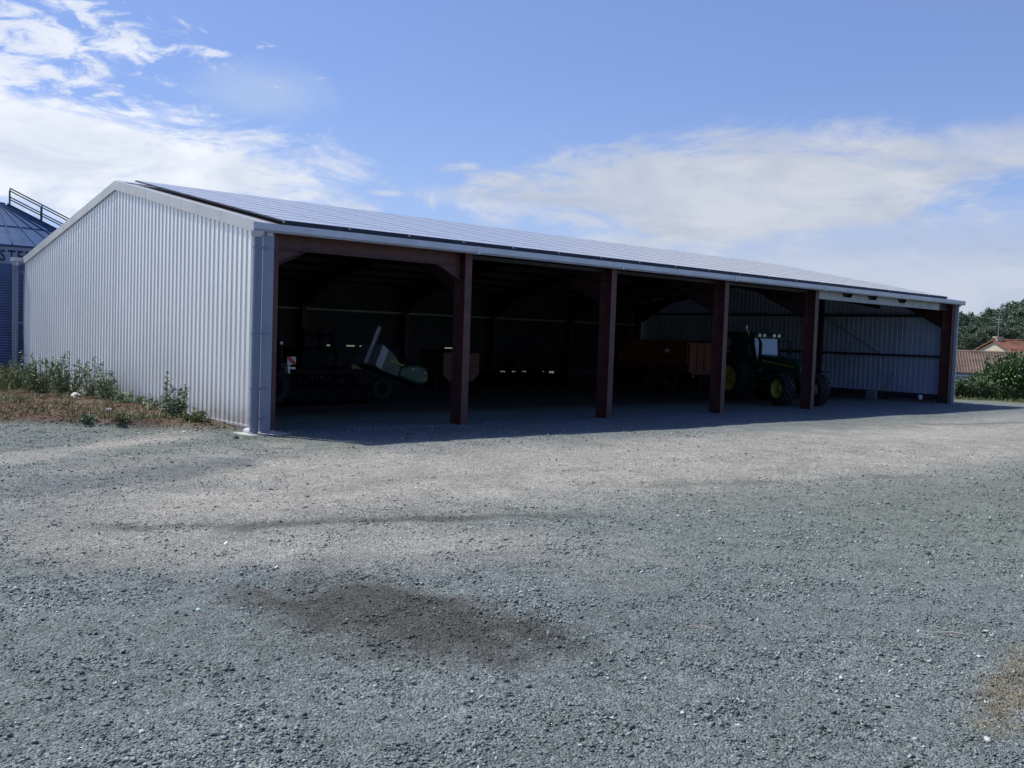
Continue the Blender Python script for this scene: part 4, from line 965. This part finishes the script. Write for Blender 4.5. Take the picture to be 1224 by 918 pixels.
rock(-7.9, -14.2, .022, 'white pebble in the left foreground gravel', MT['rockpale'], 9)
tw = MB().tube([(-1.95, -16.25, hz(-1.95, -16.25)+.03), (-2.05, -16.16, hz(-2.05, -16.16)+.035), (-2.15, -16.03, hz(-2.15, -16.03)+.02)], .006, 6).build('twig', MT['twig'])
tag(tw, 'thin pale straight twig on the gravel at right above the straw patch', 'twig')
tw = MB().tube([(-3.62, -14.72, hz(-3.6, -14.7)+.02), (-3.55, -14.78, hz(-3.55, -14.78)+.03), (-3.52, -14.90, hz(-3.52, -14.9)+.015)], .004, 6).build('twig', MT['twig'])
tag(tw, 'small curved pale twig near the centre of the right half of the yard', 'twig')
# straw-like dry growth at lower right
n = 26000; x = rng.uniform(-5, -1, n); y = rng.uniform(-18, -15.8, n)
e_ = ell(x, y, -2.75, -16.95, 1.15, .26, 12)+(fbm(x, y, 3, 4, 40)-.5)*1.3; k = rng.random(n) < (1-sst(e_, .5, 1.15))*sst(fbm(x, y, 5, 3, 41), .35, .6); x, y = x[k], y[k]
tag(blade_obj('dry_straw', np.stack([x, y, height(x, y)], 1), .028, .0035, MT['leafdry'], lean=1.6), 'matted patch of dry straw-coloured grass in the gravel', 'dry grass', kind='stuff')
# verge beyond the yard at right
n = 30000; x = rng.uniform(35, 56, n); y = rng.uniform(-14, 8, n); c_, _, g_, _, _ = ground_masks(x, y); k = rng.random(n) < g_*.9; x, y = x[k], y[k]
tag(blade_obj('verge_grass', np.stack([x, y, height(x, y)], 1), .14, .03, MT['leafy']), 'rough green grass verge along the far edge of the yard', 'grass', kind='stuff')

# shrubs and hedge
def shrub(x, y, rx, ry, h, n, label, m='bush', size=.07, group=None, name='bush', lobes=14):
    z = hz(x, y); t = thing(name, label, 'bush' if name == 'bush' else 'hedge', (x, y, z), 0, group); sb_ = MB(); P = []; D = []
    for k in range(lobes):
        a = random.uniform(0, 6.28); q = math.sqrt(random.random()); cx, cy = rx*q*math.cos(a)*.78, ry*q*math.sin(a)*.78; cz = h*random.uniform(.25, .85)*(1-.45*q*q); lr = random.uniform(.22, .42)*min(rx, h)
        sb_.tube([(cx*.2, cy*.2, 0), (cx*.5, cy*.5, cz*.5), (cx, cy, cz)], [.05, .03, .012], 5)
        u = rng.normal(0, 1, (n//lobes, 3)); u /= np.linalg.norm(u, axis=1)[:, None]; rr = lr*rng.uniform(.55, 1.12, (len(u), 1)); p = u*rr+np.array([cx, cy, cz]); p[:, 2] = np.maximum(p[:, 2], .03); P.append(p); D.append(u)
    for k in range(lobes*2):   # shoots sticking out
        a = random.uniform(0, 6.28); cx, cy = rx*.7*math.cos(a)*random.random(), ry*.7*math.sin(a)*random.random(); u = np.linspace(0, 1, 26)[:, None]
        p0 = np.array([cx, cy, h*.65]); p1 = np.array([cx*1.2+random.gauss(0, .1), cy*1.2, h*random.uniform(.85, 1.1)]); p = p0+(p1-p0)*u+rng.normal(0, .05, (26, 3)); P.append(p); D.append(rng.normal(0, 1, (26, 3)))
    sb_.build('branches', MT['bark'], t); Vv, Ff = leaf_quads(np.concatenate(P), size, .1, 1.6, np.concatenate(D)); npmesh('foliage', Vv, Ff, MT[m], t); return t
bx, by = gpt(68.7, 56); shrub(bx, by, 1.9, 1.9, 2.2, 15000, 'large dense green bush at the right edge in front of the red-roofed house', size=.075, lobes=22)
bx, by = gpt(70.6, 57); shrub(bx, by, 1.8, 1.8, 2.2, 9000, 'green bush just right of the large one, beyond the picture edge', size=.075, lobes=18)
bx, by = gpt(67.3, 58); shrub(bx, by, 1.1, 1.1, 1.3, 6000, 'middling light green bush left of the large bush', 'hedge', size=.06)
for k, (az_, h_, lb) in enumerate(((65.95, .95, 'low yellow-green hedge shrub right beside the end post of the barn'), (66.45, .85, 'low yellow-green hedge shrub, second from the end post'), (67.0, .95, 'low yellow-green hedge shrub, third from the end post'), (67.6, .85, 'low yellow-green hedge shrub at the left foot of the large bush'), (68.3, .6, 'lowest hedge shrub under the front of the large bush'))):
    bx, by = gpt(az_, 53.5+.3*k); shrub(bx, by, .55, .55, h_, 2600, lb, 'hedge', .045, 'low hedge shrubs along the verge', 'hedge_shrub', 9)

# ------------------------------------------------------------------ houses on the right
def house(name_label, az_, dist, length, width, eave, ridge, rot, roofm, wallm, base, wins, label):
    x, y = gpt(az_, dist); t = thing('house', label, 'house', (x, y, base), rot); l2, w2 = length/2, width/2
    wl = MB().bb(-l2, l2, -w2, w2, -.3, eave); wl.yz([(-w2, eave), (w2, eave), (0, ridge-.12)], -l2, l2); wo = wl.build('wall', wallm, t)
    def slope(s_):
        r0 = MB(); nrow_ = 22; ys_ = [(w2+.35)*(1-i/nrow_) for i in range(nrow_+1)]
        zf = lambda v: ridge-(ridge-eave)*v/w2
        for i in range(nrow_):
            a_, b_ = ys_[i]*s_, ys_[i+1]*s_; r0.prism([(a_, zf(abs(a_))), (b_, zf(abs(b_))), (b_, zf(abs(b_))+.04), (a_, zf(abs(a_))+.09)], lambda p, q: (-l2-.25, p, q), lambda p, q: (l2+.25, p, q))
        xx = -l2-.2
        while xx < l2+.2:
            r0.bar((xx, (w2+.35)*s_, zf(w2+.35)+.08), (xx, 0, ridge+.06), .07, .04); xx += .2
        return r0.build('roof', roofm, t)
    ro = slope(-1); slope(1); MB().tube([(-l2-.27, 0, ridge+.05), (l2+.27, 0, ridge+.05)], .13, 8).build('ridge_tiles', roofm, ro)
    for s_ in (-1, 1): MB().bb(-l2-.25, l2+.25, s_*(w2+.36)-.06, s_*(w2+.36)+.06, eave-.33, eave-.22).build('gutter', MT['gutter'], ro)
    for side, u, z0, z1, ww, knd in wins:
        wq = MB()
        if side == 'f': y_ = -w2-.03; wq.bb(u-ww/2, u+ww/2, y_-.02, y_+.03, z0, z1); pane = MB().bb(u-ww/2+.08, u+ww/2-.08, y_-.035, y_-.022, z0+.08, z1-.08)
        else: x_ = -l2-.03; wq.bb(x_-.02, x_+.03, u-ww/2, u+ww/2, z0, z1); pane = MB().bb(x_-.035, x_-.022, u-ww/2+.08, u+ww/2-.08, z0+.08, z1-.08)
        f_ = wq.build('window' if knd == 'w' else 'door', MT['white'] if knd == 'w' else MT['shutter'], t); pane.build('pane', MT['glass'], f_)
    return t
h1 = house('', 66.2, 84, 11, 8.6, 2.55, 4.0, R(-62), MT['tile2'], MT['render2'], -1.7, [('f', 2.8, .9, 2.0, 1.3, 'w'), ('f', .2, .0, 2.1, 1.0, 'd'), ('f', -2.2, .8, 2.0, 1.8, 'w'), ('f', 4.6, .9, 2.0, 1.0, 'w')], 'low house with faded brown tiled roof and pale wall just right of the barn end')
h2 = house('', 70.05, 113.8, 12, 9.4, 3.75, 5.45, R(-34), MT['tile'], MT['render'], -1.85, [('f', 0, .9, 2.2, 1.2, 'w'), ('f', 3, .9, 2.2, 1.2, 'w'), ('g', 1.5, .9, 2.2, 1.0, 'w')], 'house with orange-red tiled roof and cream gable behind the large bush')
ch = MB().bb(-5.9, -5.3, -.3, .3, 3.9, 5.75).bb(-5.97, -5.23, -.37, .37, 5.75, 5.85).build('chimney', MT['render'], h2)
MB().tube([(-5.6, .0, 4.9), (-5.6, 0, 8.0)], .03, 6).bar((-5.6, -.5, 7.6), (-5.6, .5, 7.6), .03).bar((-5.6, -.35, 7.3), (-5.6, .35, 7.3), .03).build('antenna', MT['plate'], h2)
MB().bb(1.3, 1.7, -1.2, -.8, 4.3, 5.2).build('chimney', MT['render3'], h2)

# ------------------------------------------------------------------ pine wood: individual trees, copies of a few
def pine(seed, h, rw, top=.55):
    random.seed(seed); t = bpy.data.objects.new('pine_tree', None); COL.objects.link(t)
    tk = MB(); tk.tube([(0, 0, -.5), (.1, 0, h*.4), (.05, .1, h*.95)], [.24, .17, .03], 8); P = []; D = []
    nb = 46
    for k in range(nb):
        u = k/nb; z = h*(.20+.78*u); a = k*2.4+random.gauss(0, .3); ln = rw*(math.sin(math.pi*min(1, (1-u)*.9+.08))**.7)*random.uniform(.6, 1.1); ln = max(ln, .25)
        tip = Vector((ln*math.cos(a), ln*math.sin(a), z+ln*random.uniform(-.05, .35))); tk.tube([(0, 0, z-.2), tip*.5+Vector((0, 0, z*.5-.05)), tip], [.05, .03, .012], 5)
        for q in range(3+int(ln*2)):
            f = random.uniform(.35, 1.05); c = Vector((0, 0, z)).lerp(tip, f)+Vector((random.gauss(0, .22), random.gauss(0, .22), random.gauss(0, .15))); lr = random.uniform(.32, .62)
            u_ = rng.normal(0, 1, (62, 3)); u_ /= np.linalg.norm(u_, axis=1)[:, None]; P.append(u_*lr*rng.uniform(.35, 1.1, (62, 1))*np.array([1, 1, .75])+np.array(c)); D.append(u_)
    tk.build('trunk', MT['bark'], t); V_, F_ = leaf_quads(np.concatenate(P), .12, .25, 1.9, np.concatenate(D)); npmesh('crown', V_, F_, MT['pine'], t); return t
protos = [pine(1, 11.5, 2.6), pine(2, 12.5, 2.9), pine(3, 10.8, 2.3), pine(4, 12, 3.3), pine(5, 13, 1.8)]
used = set(); GP = 'pine trees of the wood behind the houses'
def put_pine(i, az_, d, sc_, rz_):
    x, y = gpt(az_, d); o = protos[i] if i not in used else copy_tree(protos[i]); used.add(i)
    o.location = (x, y, hz(x, y)-.2); o.rotation_euler = (0, 0, rz_); o.scale = (sc_, sc_, sc_)
    tag(o, 'dark green pine standing in the dense wood behind the tiled roofs', 'tree', GP); return o
random.seed(5)
tgt = [(63.5, 2.2), (64.6, 2.3), (65.7, 2.45), (66.3, 2.25), (67.0, 2.5), (67.7, 2.6), (68.4, 2.85), (69.5, 3.1), (71, 3.2), (73, 3.1), (76, 3), (80, 3), (86, 3)]
def top_el(a): return np.interp(a, [q[0] for q in tgt], [q[1] for q in tgt])
for row, (dd_, de) in enumerate(((128, -1.15), (142, -.75), (158, -.35), (172, -.1), (188, 0.02))):
    a = 63.3+.35*row*.5
    while a < 76:
        el_ = top_el(a)+de+random.uniform(-.28, .2); i = random.randrange(4); hp = [11.5, 12.5, 10.8, 12][i]
        x, y = gpt(a, dd_); need = (2.33+dd_*math.tan(R(el_)))-hz(x, y); put_pine(i, a, dd_+random.uniform(-4, 4), max(.35, need/(hp*1.03)), random.uniform(0, 6.28))
        a += random.uniform(.85, 1.25)
p_ = put_pine(4, 65.62, 150, .74, 1.0); p_['label'] = 'slender dark conical pine nearest the end of the barn, apart from the wood'
del p_['group']
for i, pr in enumerate(protos):
    if i not in used: put_pine(i, 72, 175, 1, 0)
